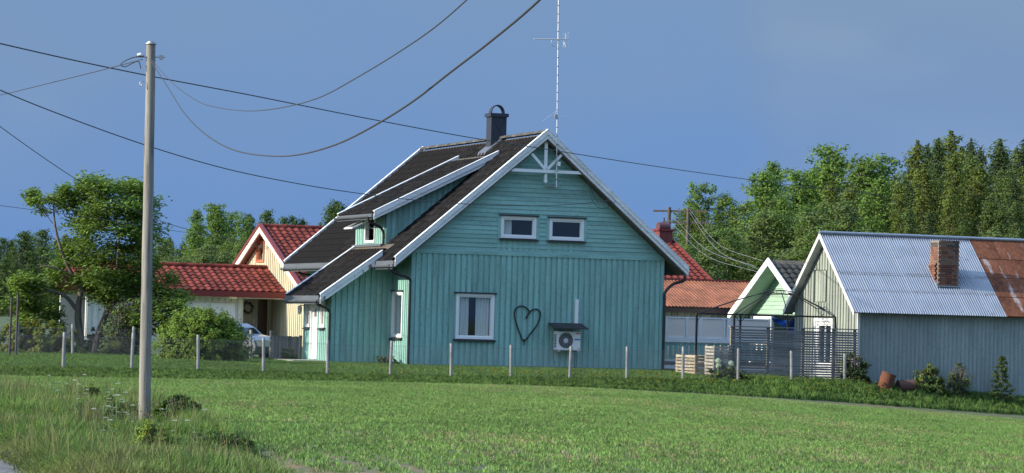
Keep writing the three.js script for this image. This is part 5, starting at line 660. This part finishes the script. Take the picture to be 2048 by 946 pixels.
{
  const r = rng(300), protos = {};
  const put = (k, x, d, top, wide, where, group) => { const y = groundY(x, -d) - 0.1, s = (top - y) / 10, ry = r() * 6.28, label = KL[k] + ' ' + where; if (!protos[k]) { protos[k] = tree(KN[k], K[k], label, [x, y, -d], [s * wide, s, s * wide], ry, group, /aspen|birch/.test(k) ? mat.barkPale : mat.bark, mat.leaf); } else { const c = copyOf(protos[k], [x, y, -d], ry, [s * wide, s, s * wide], label); c.userData.group = group; } };
  const row = (list, where, group) => { for (const [k, x, d, t, wide] of list) put(k, x, d, t, wide, where, group); };
  row([['birch', 15.5, 277, 12.7, 1.26], ['birch', 16.6, 278, 12.7, 1.06], ['aspenA', 19.4, 308, 16.1, 1.17], ['birch', 20.9, 309, 15.5, 0.87], ['birch', 21.4, 295, 14.6, 1.13], ['birch', 22.3, 288, 13.7, 1.12], ['aspenA', 23.6, 294, 16.7, 1.24], ['aspenB', 23.8, 281, 16.3, 1.24], ['aspenB', 26.4, 301, 18.6, 0.99], ['aspenA', 26.8, 287, 16.6, 1.32], ['aspenA', 29.8, 306, 17.4, 1.01], ['aspenA', 31.0, 304, 18.8, 1.32], ['aspenA', 31.5, 298, 19.6, 1.35], ['birch', 31.8, 287, 18.3, 1.32], ['aspenA', 32.6, 285, 17.5, 1.22], ['aspenA', 34.8, 294, 18.5, 1.29], ['spruceB', 36.8, 299, 16.8, 0.94], ['willow', 35.7, 283, 16.4, 0.98], ['spruceC', 38.0, 294, 18.1, 1.15], ['spruceA', 39.1, 297, 19.7, 1.19], ['spruceB', 39.1, 292, 20.4, 1.05], ['spruceA', 40.3, 296, 20.4, 0.9], ['spruceA', 38.6, 277, 19.7, 0.95], ['spruceC', 41.3, 292, 20.8, 0.91], ['spruceB', 40.5, 280, 20.6, 1.22], ['spruceB', 40.7, 276, 18.9, 1.33], ['spruceA', 45.4, 302, 21.4, 1.0], ['spruceA', 44.2, 288, 19.7, 0.93], ['spruceC', 47.4, 303, 21.6, 1.23], ['spruceA', 45.0, 283, 19.8, 1.11], ['spruceA', 47.1, 292, 19.4, 0.95], ['spruceC', 50.9, 310, 21.2, 1.33], ['spruceA', 47.9, 287, 20.5, 1.09], ['spruceA', 51.7, 303, 21.1, 0.89], ['aspenA', 14.7, 258, 9.5, 1.09], ['spruceB', 16.2, 263, 12.0, 1.19], ['birch', 16.1, 240, 9.7, 0.95], ['aspenA', 17.2, 239, 9.4, 1.23], ['spruceB', 19.8, 251, 10.5, 0.91], ['darkTree', 21.3, 251, 12.7, 1.27], ['aspenB', 21.7, 241, 12.2, 1.0], ['aspenB', 23.2, 245, 11.9, 1.12], ['birch', 24.7, 246, 12.2, 1.08], ['spruceB', 27.8, 263, 14.8, 1.1], ['spruceB', 29.1, 261, 14.5, 1.21], ['aspenB', 29.1, 249, 14.5, 1.19], ['birch', 30.7, 251, 11.8, 1.09], ['spruceB', 30.7, 241, 13.7, 0.92], ['spruceA', 33.6, 258, 14.4, 1.26], ['spruceB', 33.8, 253, 14.3, 0.98], ['spruceB', 34.1, 249, 15.7, 1.28], ['spruceC', 36.8, 262, 15.8, 0.98], ['spruceA', 35.7, 248, 16.9, 0.93], ['spruceB', 35.8, 244, 16.3, 0.95], ['spruceC', 39.4, 261, 17.3, 1.29], ['spruceB', 38.3, 250, 16.0, 1.3], ['spruceC', 41.8, 265, 16.3, 1.06], ['spruceC', 41.3, 257, 15.9, 0.91], ['spruceA', 40.6, 247, 14.4, 1.11], ['spruceB', 44.0, 263, 16.9, 0.99], ['spruceB', 40.5, 236, 15.0, 1.21], ['willow', 12.7, 221, 7.7, 1.41], ['willow', 14.3, 223, 9.2, 1.34], ['birch', 15.5, 220, 8.8, 1.11], ['spruceB', 16.6, 216, 7.4, 1.48], ['willow', 18.0, 222, 10.3, 1.27], ['birch', 19.3, 223, 10.1, 1.37], ['willow', 20.4, 224, 9.0, 1.16], ['spruceB', 20.4, 213, 8.9, 1.12], ['willow', 22.2, 220, 10.3, 1.6], ['birch', 22.5, 214, 9.4, 1.11], ['willow', 24.4, 220, 11.1, 1.26], ['willow', 24.1, 208, 8.7, 1.13], ['willow', 26.4, 218, 8.8, 1.38], ['spruceC', 27.9, 221, 8.7, 1.01], ['spruceC', 26.6, 201, 10.0, 1.4], ['spruceA', 28.4, 207, 10.1, 1.15], ['spruceB', 29.4, 207, 11.5, 1.0], ['spruceC', 31.6, 214, 9.7, 1.15], ['spruceC', 31.6, 205, 11.2, 1.2], ['spruceC', 32.6, 205, 10.5, 1.3], ['spruceC', 33.2, 204, 9.3, 1.35], ['spruceC', 34.6, 206, 10.9, 1.35], ['birch', 10.9, 189, 6.8, 1.83], ['willow', 12.1, 186, 6.6, 1.47], ['birch', 13.8, 190, 7.9, 1.84], ['birch', 15.3, 189, 6.5, 1.64], ['willow', 16.8, 187, 6.6, 1.84], ['birch', 17.6, 181, 7.7, 1.68], ['darkTree', 20.0, 187, 6.6, 1.68], ['birch', 20.7, 180, 7.1, 1.78], ['willow', 22.4, 181, 6.5, 1.62], ['spruceC', 23.9, 181, 7.6, 1.46], ['spruceB', 26.4, 188, 7.9, 1.58], ['spruceB', 28.1, 188, 7.5, 1.76], ['willow', 29.4, 187, 8.0, 1.5], ['willow', 30.9, 187, 7.8, 1.31], ['spruceC', 31.1, 181, 6.6, 1.43]], 'in the wood behind the barn', 'trees of the wood behind the barn');
  row([['aspenB', -24.4, 240, 10.0, 1.0], ['aspenA', -23.2, 236, 10.1, 1.1], ['aspenB', -22.5, 238, 10.3, 1.1], ['aspenA', -21.9, 240, 9.7, 1.0], ['aspenB', -24.0, 232, 8.7, 1.0], ['aspenA', -20.6, 232, 9.0, 1.0], ['darkTree', -20.1, 236, 9.6, 0.8], ['darkTree', -19.0, 232, 9.8, 0.9], ['spruceA', -19.0, 240, 9.5, 1], ['birch', -18.9, 220, 7.4, 1.2], ['birch', -20.7, 222, 7.4, 1.3], ['darkTree', -18.7, 250, 9.9, 0.8], ['darkTree', -17.9, 250, 10.0, 0.8], ['darkTree', -17.1, 250, 9.8, 0.8], ['spruceC', -16.7, 260, 9.9, 1], ['darkTree', -13.4, 225, 10.0, 0.9], ['darkTree', -12.9, 228, 10.5, 1.0], ['darkTree', -12.4, 230, 10.3, 0.9], ['willow', -19.8, 200, 6.2, 1.7], ['willow', -18.5, 195, 5.7, 1.6], ['willow', -19.9, 195, 5.5, 1.5], ['birch', -18.3, 205, 6.6, 1.4], ['willow', -21.9, 205, 5.5, 1.4], ['birch', -16.9, 215, 7.3, 1.2], ['birch', -14.2, 225, 7.6, 1.2]], 'in the row beyond the garage roof', 'trees beyond the garage');
  row([['spruceA', -51.9, 300, 8.7, 1.4], ['spruceA', -51.5, 303, 8.5, 1.37], ['spruceA', -52.1, 309, 8.3, 1.38], ['darkTree', -52.6, 315, 9.1, 1.24], ['spruceA', -53.5, 326, 9.2, 1.04], ['spruceB', -53.3, 328, 9.2, 1.31], ['darkTree', -50.1, 311, 9.8, 1.34], ['darkTree', -50.9, 321, 9.7, 1.23], ['spruceA', -50.4, 322, 8.5, 1.16], ['darkTree', -49.4, 318, 10.2, 1.41], ['darkTree', -48.0, 315, 8.4, 1.46], ['spruceA', -45.7, 306, 8.9, 1.26], ['spruceA', -47.8, 325, 9.3, 1.14], ['spruceB', -48.8, 336, 10.3, 1.24], ['spruceA', -47.0, 327, 8.8, 1.2], ['birch', -47.7, 276, 6.0, 1.8], ['darkTree', -46.3, 272, 4.6, 1.86], ['darkTree', -45.2, 271, 6.2, 1.53], ['spruceA', -45.3, 279, 6.0, 1.47], ['spruceA', -45.4, 283, 7.0, 1.68], ['darkTree', -43.5, 276, 5.8, 1.76], ['birch', -44.0, 286, 4.7, 1.68], ['spruceB', -40.5, 271, 5.0, 1.74], ['spruceB', -40.4, 276, 5.3, 1.33], ['spruceB', -39.6, 278, 6.7, 1.47], ['darkTree', -38.3, 275, 6.0, 1.59], ['spruceA', -37.2, 273, 6.6, 1.42], ['birch', -36.8, 279, 5.7, 1.5], ['birch', -37.0, 306, 9.3, 1.05], ['spruceA', -37.1, 311, 9.2, 1.4], ['spruceA', -36.8, 312, 8.6, 1.21], ['birch', -37.3, 323, 9.6, 1.25], ['birch', -35.8, 315, 9.6, 1.31], ['spruceB', -36.4, 327, 10.0, 1.19], ['birch', -35.5, 325, 8.7, 1.44], ['spruceA', -34.8, 323, 9.4, 1.4], ['birch', -32.8, 312, 9.8, 1.46], ['birch', -31.6, 307, 8.4, 1.05], ['aspenB', -30.5, 252, 6.0, 1.8], ['willow', -31.1, 266, 7.0, 1.3], ['aspenB', -30.0, 263, 6.2, 1.48], ['willow', -28.8, 259, 6.5, 1.76], ['willow', -28.4, 262, 6.6, 1.53], ['aspenB', -27.5, 261, 7.0, 1.9], ['willow', -27.4, 268, 6.7, 1.59]], 'in the far dark forest edge', 'far trees at the edge of the fields');
}
{ // the rowan-like garden tree: several stems, layered limbs
  const r = rng(401), tr = new B(), L = new Leaves(), O = [-14.55, groundY(-14.55, -103), -103], col = [0.16, 0.255, 0.03]; const spots = [];
  const limb = (pts, r0, r1) => { tr.tube(curve(pts, 12), (t) => lerp(r0, r1, t), 7, false); };
  limb([[0.15, -0.3, 0], [0.05, 0.7, 0], [-0.02, 1.5, 0.05], [0.1, 2.4, 0.1], [0.2, 3.6, 0], [0.1, 5.2, 0]], 0.17, 0.03); limb([[0.55, -0.3, 0.1], [0.7, 0.7, 0.1], [0.95, 1.5, 0], [1.2, 2.6, -0.1], [1.3, 4.2, 0.1]], 0.15, 0.03);
  limb([[-0.02, 1.45, 0], [-0.5, 2.0, 0.2], [-1.2, 2.15, 0.3], [-1.6, 1.95, 0.35]], 0.08, 0.02); limb([[0.05, 2.2, 0], [-0.5, 3.2, 0.2], [-0.85, 4.3, 0.25], [-0.95, 5.3, 0.2]], 0.08, 0.02); limb([[1.0, 1.6, 0], [1.7, 2.2, 0.2], [2.3, 2.5, 0.3]], 0.07, 0.02); limb([[0.1, 2.5, 0], [-0.8, 2.9, 0.4], [-1.4, 3.0, 0.5]], 0.06, 0.015);
  const add = (x, y, z, R, n) => spots.push([x, y, z, R, n]);
  for (let k = 0; k < 150; k++) { const t = r(), a = r() * 6.283, h = 1.9 + 4.1 * t, rad = 1.85 * Math.sqrt(Math.sin(Math.PI * Math.pow(1 - t * 0.93, 0.8))) * (0.55 + 0.5 * r()) * (1 - 0.25 * t); add(0.95 + Math.cos(a) * rad * 1.02, h, Math.sin(a) * rad * 0.9, 0.36 + r() * 0.2, 140); }
  for (let k = 0; k < 16; k++) add(-1.0 + (r() - 0.5) * 1.7, 4.85 + r() * 0.75, 0.2 + (r() - 0.5) * 1.2, 0.30, 95);          // the thin side crown
  for (let k = 0; k < 44; k++) add(-0.7 - r() * 1.6, 0.95 + r() * 2.2 * (0.6 + r() * 0.4), (r() - 0.5) * 2, 0.34, 130); for (let k = 0; k < 44; k++) add(1.5 + r() * 2.0, 0.8 + r() * 2.0, (r() - 0.5) * 2, 0.36, 130);
  for (const [cx, cy, cz, R, n] of spots) { tr.tube([[lerp(0.4, cx, 0.8), lerp(3.0, cy, 0.84) - 0.15, cz * 0.8], [cx, cy, cz]], (t) => 0.016 - 0.01 * t, 4, false); const tone = tint(col, r, 0.16); for (let i = 0; i < n; i++) { const gx = gauss(r) * R, gy = gauss(r) * R * 0.55, gz = gauss(r) * R; L.leaf(cx + gx, cy + gy, cz + gz, (r() - 0.5) * 1.4, 1 + (r() - 0.4), (r() - 0.5) * 1.4, 0.028 + r() * 0.014, 0.075 + r() * 0.035, tint(tone, r, 0.2), r); } }
  const t = thing('garden_tree', 'leafy multi-stemmed garden tree behind the fence posts', 'tree', O); mesh('trunk', tr, mat.bark, t); mesh('crown', L, mat.leaf, t);
}
function shrub(seed, name, label, pos, { w, h, d, n, ls, col, stems = 14, lump = 0.5, group, skirt = 0.0 }) {
  const r = rng(seed), L = new Leaves(), st = new B(); for (let k = 0; k < stems; k++) { const a = r() * 6.283, q = Math.sqrt(r()) * 0.8; st.tube([[Math.cos(a) * w * 0.12 * r(), -0.1, Math.sin(a) * d * 0.12 * r()], [Math.cos(a) * w * 0.3 * q, h * 0.45, Math.sin(a) * d * 0.3 * q], [Math.cos(a) * w * 0.46 * q, h * (0.95 - 0.35 * q * q), Math.sin(a) * d * 0.46 * q]], (t) => 0.02 - 0.014 * t, 4, false); }
  const cl = Math.round(n / 60); for (let k = 0; k < cl; k++) { let x, y, z; do { x = r() * 2 - 1; y = r(); z = r() * 2 - 1; } while (x * x + z * z + Math.pow(y - skirt, 2) * (y > skirt ? 1 / Math.pow(1 - skirt, 2) : 0) > 1); const e = Math.pow(r(), 0.3), tone = tint(col, r, 0.16), R = lump * (0.25 + 0.25 * r()) * Math.min(w, h) * 0.35; const cx = x * w / 2 * (0.7 + 0.3 * e), cy = Math.max(0.08, y * h), cz = z * d / 2; for (let i = 0; i < 60; i++) { const gx = gauss(r) * R, gy = gauss(r) * R, gz = gauss(r) * R; L.leaf(cx + gx, Math.max(0.02, cy + gy), cz + gz, x + (r() - 0.5) * 1.6, 0.8 + (r() - 0.5) * 1.6, z + (r() - 0.5) * 1.6, ls * (0.4 + r() * 0.3), ls * (0.8 + r() * 0.5), tint(tone, r, 0.25), r); } }
  const t = thing(name, label, 'shrub', pos, 0, group); mesh('stems', st, mat.bark, t); mesh('foliage', L, mat.leaf, t); return t;
}
const gp = (x, z, dy = 0) => [x, groundY(x, z) + dy, z];
shrub(501, 'garden_bush', 'large rounded yellow green bush behind the wire fence', gp(-9.55, -95), { w: 3.1, h: 1.66, d: 2.2, n: 38000, ls: 0.042, col: [0.15, 0.23, 0.025], lump: 0.66, skirt: 0.35, stems: 24 });
shrub(502, 'hedge', 'yellowish garden hedge under the leafy tree', gp(-15.7, -101.2), { w: 3.6, h: 1.15, d: 1.2, n: 16000, ls: 0.05, col: [0.19, 0.22, 0.03], lump: 0.6 });
shrub(503, 'stem_shrub', 'tangled bare-stemmed shrub between tree and utility pole', gp(-12.95, -102.5), { w: 1.7, h: 2.0, d: 1.4, n: 3500, ls: 0.05, col: [0.09, 0.13, 0.03], lump: 0.9, stems: 70, skirt: 0.5 });
shrub(504, 'dark_shrub', 'low dark green shrub below the tree trunks', gp(-13.9, -104.6), { w: 2.4, h: 1.0, d: 1.2, n: 6000, ls: 0.05, col: [0.045, 0.08, 0.022] });
shrub(505, 'barn_bush', 'light green bush growing against the blue grey barn wall', gp(...(() => { const p = wd(16.0, 0, -5.9); return [p[0], p[2]]; })()), { w: 1.3, h: 0.95, d: 0.7, n: 4500, ls: 0.05, col: [0.13, 0.18, 0.04], lump: 0.8, stems: 12 });
shrub(506, 'barn_bush', 'sparse weedy bush with pale twigs beside the barn wall', gp(...(() => { const p = wd(17.1, 0, -5.8); return [p[0], p[2]]; })()), { w: 1.1, h: 1.05, d: 0.6, n: 1200, ls: 0.045, col: [0.12, 0.15, 0.05], lump: 1.0, stems: 26 });
shrub(508, 'fence_weed', 'tall nettle clump at the screen corner by the barn', gp(...(() => { const p = wd(13.35, 0, -5.75); return [p[0], p[2]]; })()), { w: 1.1, h: 1.15, d: 0.5, n: 2600, ls: 0.05, col: [0.06, 0.10, 0.025], lump: 0.9, stems: 24 });
shrub(509, 'porch_weed', 'small green weed clump below the narrow side window', gp(...(() => { const p = wd(-0.5, 0, 0.9); return [p[0], p[2]]; })()), { w: 0.9, h: 0.42, d: 0.6, n: 2000, ls: 0.04, col: [0.075, 0.13, 0.03] });
shrub(510, 'gate_weed', 'green weed clump growing beside the picket gate', gp(...(() => { const p = wd(-2.7, 0, 4.8); return [p[0], p[2]]; })()), { w: 0.8, h: 0.5, d: 0.5, n: 2000, ls: 0.04, col: [0.075, 0.13, 0.03] });
shrub(511, 'bin_weed', 'lush green leafy clump in front of the compost bins', gp(...(() => { const p = wd(8.6, 0, -6.2); return [p[0], p[2]]; })()), { w: 1.5, h: 0.5, d: 0.6, n: 4500, ls: 0.05, col: [0.07, 0.13, 0.03] });
shrub(512, 'pole_weed', 'bright yellow green leafy weed in the verge below the utility pole', gp(-4.55, -39.4), { w: 0.62, h: 0.56, d: 0.5, n: 5200, ls: 0.032, col: [0.20, 0.30, 0.035], lump: 0.9, stems: 8 });
shrub(513, 'pole_weed', 'dark leafy clump growing at the foot of the utility pole', gp(-5.6, -52.2), { w: 0.9, h: 0.5, d: 0.7, n: 7000, ls: 0.034, col: [0.085, 0.15, 0.03], lump: 0.8 });
shrub(514, 'pole_weed', 'tangled dark green weeds in the ditch by the field', gp(-4.1, -42.6), { w: 1.5, h: 0.36, d: 1.8, n: 10000, ls: 0.034, col: [0.095, 0.16, 0.03], lump: 0.9 });
{ const r = rng(520), spots = [[-5.35, 46.5, 0.34], [-5.0, 44.6, 0.3], [-6.5, 50.2, 0.36], [-4.75, 41.6, 0.34], [-7.0, 54.0, 0.5], [-5.5, 48.6, 0.42], [-4.0, 40.6, 0.3], [-7.9, 57.5, 0.55]]; spots.forEach(([x, d, h], i) => { const w = shrub(530 + i, 'verge_weed', 'leafy green weed among the tall grass of the roadside verge', gp(x, -d), { w: 0.5 + r() * 0.4, h, d: 0.5, n: 1800, ls: 0.03, col: [0.11 + r() * 0.04, 0.19 + r() * 0.04, 0.03], lump: 1.0, stems: 6, group: 'leafy weeds in the verge' }); void w; }); }
{ const p = wd(18.65, 0, -5.95), k = broadleaf(601, { H: 1.6, spread: 0.46, base: 0.05, nb: 40, leaves: 3000, ls: 0.03, col: [0.085, 0.13, 0.03], trunkR: 0.02, shape: fir, upright: 0.15, cl: 0.06, pointed: true }); tree('young_spruce', k, 'small young spruce growing against the blue grey barn wall', gp(p[0], p[2]), 1, 0.4, null, mat.bark, mat.leaf); }
{ // pale globe flowers by the bins
  const mk = (u, w, hs, label) => { const p = wd(u, 0, w), t = thing('globe_flower', label, 'flower', gp(p[0], p[2])), r = rng(Math.round(u * 100)); hs.forEach(([dx, h]) => { mesh('stalk', new B().tube([[dx * 0.4, 0, 0], [dx, h, 0]], 0.012, 5), M([0.10, 0.2, 0.05], { rough: 0.7 }), t); const L = new Leaves(); for (let i = 0; i < 260; i++) { const a = r() * 6.283, c = r() * 2 - 1, s = Math.sqrt(1 - c * c), R = 0.085 + r() * 0.01; L.leaf(dx + Math.cos(a) * s * R, h + c * R, Math.sin(a) * s * R, Math.cos(a) * s, c, Math.sin(a) * s, 0.012, 0.016, [0.55, 0.66, 0.48], r); } mesh('flower_head', L, mat.leaf, t); }); };
  mk(8.28, -6.15, [[0, 0.62], [0.02, 0.46]], 'paired pale globe flowers before the low compost bin'); mk(8.68, -6.2, [[0.03, 0.55], [-0.03, 0.36]], 'pale globe flowers before the taller grey bin');
}
// ---------------------------------------------------------------- grass, crop, flowers
function tuft(seed, n, h, spreadR, wid, lean) { const r = rng(seed), p = [], nn = []; for (let k = 0; k < n; k++) { const a = r() * 6.283, q = r() * spreadR, x = Math.cos(a) * q, z = Math.sin(a) * q, hh = h * (0.55 + r() * 0.6), b = r() * 6.283, bx = Math.cos(b), bz = Math.sin(b), l = lean * (0.3 + r()) * hh, f = r() * 6.283, fx = Math.cos(f) * wid, fz = Math.sin(f) * wid; const A = [x - fx, 0, z - fz], Bq = [x + fx, 0, z + fz], C = [x + fx * 0.7 + bx * l * 0.35, hh * 0.6, z + fz * 0.7 + bz * l * 0.35], D = [x - fx * 0.7 + bx * l * 0.35, hh * 0.6, z - fz * 0.7 + bz * l * 0.35], E = [x + bx * l, hh * (1 - 0.25 * lean), z + bz * l]; for (const v of [A, Bq, C, A, C, D, D, C, E]) { p.push(...v); nn.push(-fz / wid * 0.9, 0.42, fx / wid * 0.9); } } const g = new THREE.BufferGeometry(); g.setAttribute('position', new THREE.Float32BufferAttribute(p, 3)); g.setAttribute('normal', new THREE.Float32BufferAttribute(nn, 3)); return g; }
function scatter(name, label, category, geo, m, list) { const im = new THREE.InstancedMesh(geo, m, list.length), k = new THREE.Matrix4(), q = new THREE.Quaternion(), c = new THREE.Color(), e = new THREE.Euler(); list.forEach(([x, y, z, s, sy, col, ry, tx], i) => { q.setFromEuler(e.set(tx || 0, ry, 0)); im.setMatrixAt(i, k.compose(V(x, y, z), q, V(s, sy, s))); im.setColorAt(i, c.setRGB(...col)); }); im.name = numbered(name); im.castShadow = im.receiveShadow = true; scene.add(im); return tag(im, label, category, null, 'stuff'); }
{
  const r = rng(701), crop = [], lawn = [], rough = [], verge = [], seed = [];
  const inView = (x, d, m) => Math.abs(x) < 0.171 * d + m;
  for (let i = 0; i < 430000; i++) { const d = 32 + 62 * Math.sqrt(r() * 0.9 + 0.0) + 0, x = (r() * 2 - 1) * (0.175 * 92 + 4), z = -d; if (!inView(x, d, 2.5)) continue; const [u, w] = toUW(x, z); if (w > fenceW(u) - 1.85 + 0.25 * (wn(x, z, 31) - 0.5) || x < vergeX(d) + 0.15 * (wn(x / 0.7, z / 0.7, 5) - 0.5)) continue; if (r() < cropBare(x, z)) continue; const n = wn(x / 5, z / 8, 41), n2 = wn(x / 1.1, z / 2, 44), v = 0.72 + 0.3 * n + 0.35 * (n2 - 0.5) + (r() - 0.5) * 0.3; const q = r(), dead = q < 0.05 + 0.22 * sstep(0.48, 0.7, wn(x / 2.6, z / 4.5, 47)), k2 = v * (0.75 + 0.6 * r()); crop.push([x, groundY(x, z) - 0.005, z, 0.7 + r() * 0.6, 0.6 + r() * 0.75, dead ? [0.30 * k2, 0.26 * k2, 0.14 * k2] : [0.16 * k2 + 0.03 * n, 0.30 * k2, 0.075 * k2], r() * 6.28]); }
  for (let i = 0; i < 150000; i++) { const u = -19 + 42 * r(), w = -12.5 + 22 * r(), [x, , z] = wd(u, 0, w), d = -z; if (!inView(x, d, 3)) continue; const f = fenceW(u); if (w < f - 1.95) continue; if (u > -0.05 && u < HW + 0.1 && w > -0.05) continue; if (u > -2.2 && u < 0.1 && w > 1.85) continue; if (u > 13.7 && w > -5.2) continue; if (w > 2 && r() < 0.4) continue;
    const strip = w < f + 0.35 || u > 9.2 || Math.abs(w - 3.2) < 0.5 && u < -3; const n = wn(x / 2.2, z / 2.2, 51), v = 0.65 + 0.45 * n + (r() - 0.5) * 0.35; const mown = w > f + 0.35; (strip ? rough : lawn).push([x, groundY(x, z) - 0.01, z, 0.9 + r() * 0.5, (strip ? (u > 9.2 && w < -5 ? 0.35 + 0.75 * wn(x / 0.8, z / 0.8, 57) : 0.42) : 0.75) * (0.7 + r() * 0.7), mown ? [0.125 * v, 0.225 * v, 0.045 * v] : [0.125 * v, 0.22 * v, 0.045 * v], r() * 6.28]); }
  for (let i = 0; i < 80000; i++) { const d = 32 + 52 * r(), z = -d, x0 = roadX(d) - 0.1, x1 = vergeX(d) + 0.25, x = lerp(x0, x1, r()); if (!inView(x, d, 2)) continue; const n = wn(x / 1.4, z / 1.8, 61), nearRoad = sstep(0.9, 0, x - x0); if (r() < nearRoad * 0.7) continue; const dry = sstep(0.5, 0.75, wn(x / 0.9, z / 1.2, 66) + nearRoad * 0.25), v = 0.7 + 0.5 * n + (r() - 0.5) * 0.4; const hgt = (0.28 + 0.55 * n) * (1 - 0.6 * nearRoad) * (0.7 + r() * 0.7) * (d > 60 ? 0.7 : 1) * (d > 45 && d < 54 && x > -7.0 && x < -5.3 ? 0.42 : 1); verge.push([x, groundY(x, z) - 0.02, z, 0.8 + r() * 0.7, hgt, [lerp(0.13, 0.28, dry * 0.4) * v, lerp(0.225, 0.24, dry * 0.4) * v, lerp(0.045, 0.11, dry * 0.4) * v], r() * 6.28]); if (r() < 0.02 && n > 0.4) seed.push([x, groundY(x, z) - 0.02, z, 0.9 + r() * 0.4, 0.8 + r() * 0.5, [0.17, 0.17, 0.07], r() * 6.28]); }
  scatter('crop_seedlings', 'short green cereal crop covering the field', 'crop', tuft(1, 9, 0.082, 0.075, 0.0058, 0.6), mat.grass, crop);
  scatter('lawn_grass', 'short lawn grass around the houses', 'grass', tuft(2, 10, 0.13, 0.10, 0.006, 0.6), mat.grass, lawn);
  scatter('rough_grass', 'longer rough grass along the fence and barn', 'grass', tuft(3, 11, 0.27, 0.10, 0.007, 0.5), mat.grass, rough);
  scatter('verge_grass', 'tall mixed grass on the roadside verge', 'grass', tuft(4, 11, 0.52, 0.09, 0.006, 0.42), mat.grass, verge);
  scatter('seed_stalks', 'dry seeding grass stalks in the roadside verge', 'grass', tuft(5, 4, 0.62, 0.05, 0.004, 0.18), mat.grass, seed);
  // dandelions and other yellow flowers in the rough grass
  const fl = new Leaves(), rf = rng(9); for (let k = 0; k < 14; k++) { const a = k / 14 * 6.283; fl.tri([0, 0, 0], [Math.cos(a) * 0.032, 0.008, Math.sin(a) * 0.032], [Math.cos(a + 0.45) * 0.032, 0.008, Math.sin(a + 0.45) * 0.032], [1, 1, 1]); fl.tri([0, -0.004, 0], [Math.cos(a) * 0.02, 0.02, Math.sin(a) * 0.02], [Math.cos(a + 0.45) * 0.02, 0.02, Math.sin(a + 0.45) * 0.02], [1, 1, 1]); } for (const q of [0, 2.1, 4.2]) fl.tri([Math.cos(q) * 0.004, -0.28, Math.sin(q) * 0.004], [Math.cos(q + 2.1) * 0.004, -0.28, Math.sin(q + 2.1) * 0.004], [0, 0, 0], [0.3, 0.6, 0.2]);
  const yl = []; for (let i = 0; i < 260; i++) { const u = -6 + 20 * Math.pow(rf(), 0.6), w = fenceW(u) - 1.75 + rf() * 1.6, [x, , z] = wd(u, 0, w); yl.push([x, groundY(x, z) + 0.22 + rf() * 0.14, z, 1.3, 1.1, [0.82, 0.66, 0.03], rf() * 6.28]); } for (let i = 0; i < 40; i++) { const d = 36 + rf() * 22, x = lerp(roadX(d) + 0.3, vergeX(d), rf()); yl.push([x, groundY(x, -d) + 0.34 + rf() * 0.2, -d, 0.8, 0.8, [0.75, 0.55, 0.02], rf() * 6.28]); }
  scatter('yellow_flowers', 'yellow dandelion flowers scattered in the grass', 'flowers', fl.geo(), mat.needle, yl);
}
{ // cow parsley in the verge
  const r = rng(801), st = new B(), L = new Leaves(); st.tube([[0, 0, 0], [0.03, 0.35, 0.01], [0.02, 0.62, 0.0]], (t) => 0.006 - 0.002 * t, 5, false);
  for (let k = 0; k < 3; k++) { const a = k * 1.7 + r(), h = 0.40 + k * 0.13, x = Math.cos(a) * 0.12 * (k ? 1 : 0.1), z = Math.sin(a) * 0.12 * (k ? 1 : 0.1); st.tube([[0.02, 0.42 + k * 0.03, 0], [x, h, z]], 0.003, 4, false); for (let i = 0; i < 36; i++) { const b = r() * 6.283, q = Math.sqrt(r()) * 0.034; L.leaf(x + Math.cos(b) * q, h + 0.02 - q * 0.2 + r() * 0.01, z + Math.sin(b) * q, (r() - 0.5) * 0.6, 1, (r() - 0.5) * 0.6, 0.005, 0.007, [0.72, 0.73, 0.66], r); } }
  for (let k = 0; k < 90; k++) { const a = r() * 6.283, q = r() * 0.16; L.leaf(Math.cos(a) * q, 0.1 + r() * 0.25, Math.sin(a) * q, r() - 0.5, 1, r() - 0.5, 0.012, 0.03, [0.08, 0.15, 0.03], r); }
  const sg = st.geo(), lg = L.geo(), stm = M([0.10, 0.17, 0.05], { rough: 0.8 }); let first = null;
  for (const [x, d] of [[-6.55, 50.2], [-6.1, 47.5], [-5.75, 45.2], [-5.55, 44.6], [-5.3, 43.2], [-8.3, 56], [-7.9, 54.5], [-7.3, 52.8], [-5.15, 38.9], [-5.95, 46.2], [-8.7, 58.5], [-4.35, 39.6], [-3.95, 38.8], [-5.45, 41.5], [-7.1, 50.5]]) { const p = gp(x, -d, -0.01), ry = r() * 6.28, s = 0.8 + r() * 0.45; if (!first) { first = thing('cow_parsley', 'white flowering cow parsley stalk in the roadside verge', 'wildflower', p, ry, 'cow parsley in the verge'); first.scale.setScalar(s); mesh('stalk', sg, stm, first); mesh('umbels', lg, mat.leaf, first); } else copyOf(first, p, ry, s); }
}
renderer.render(scene, camera);
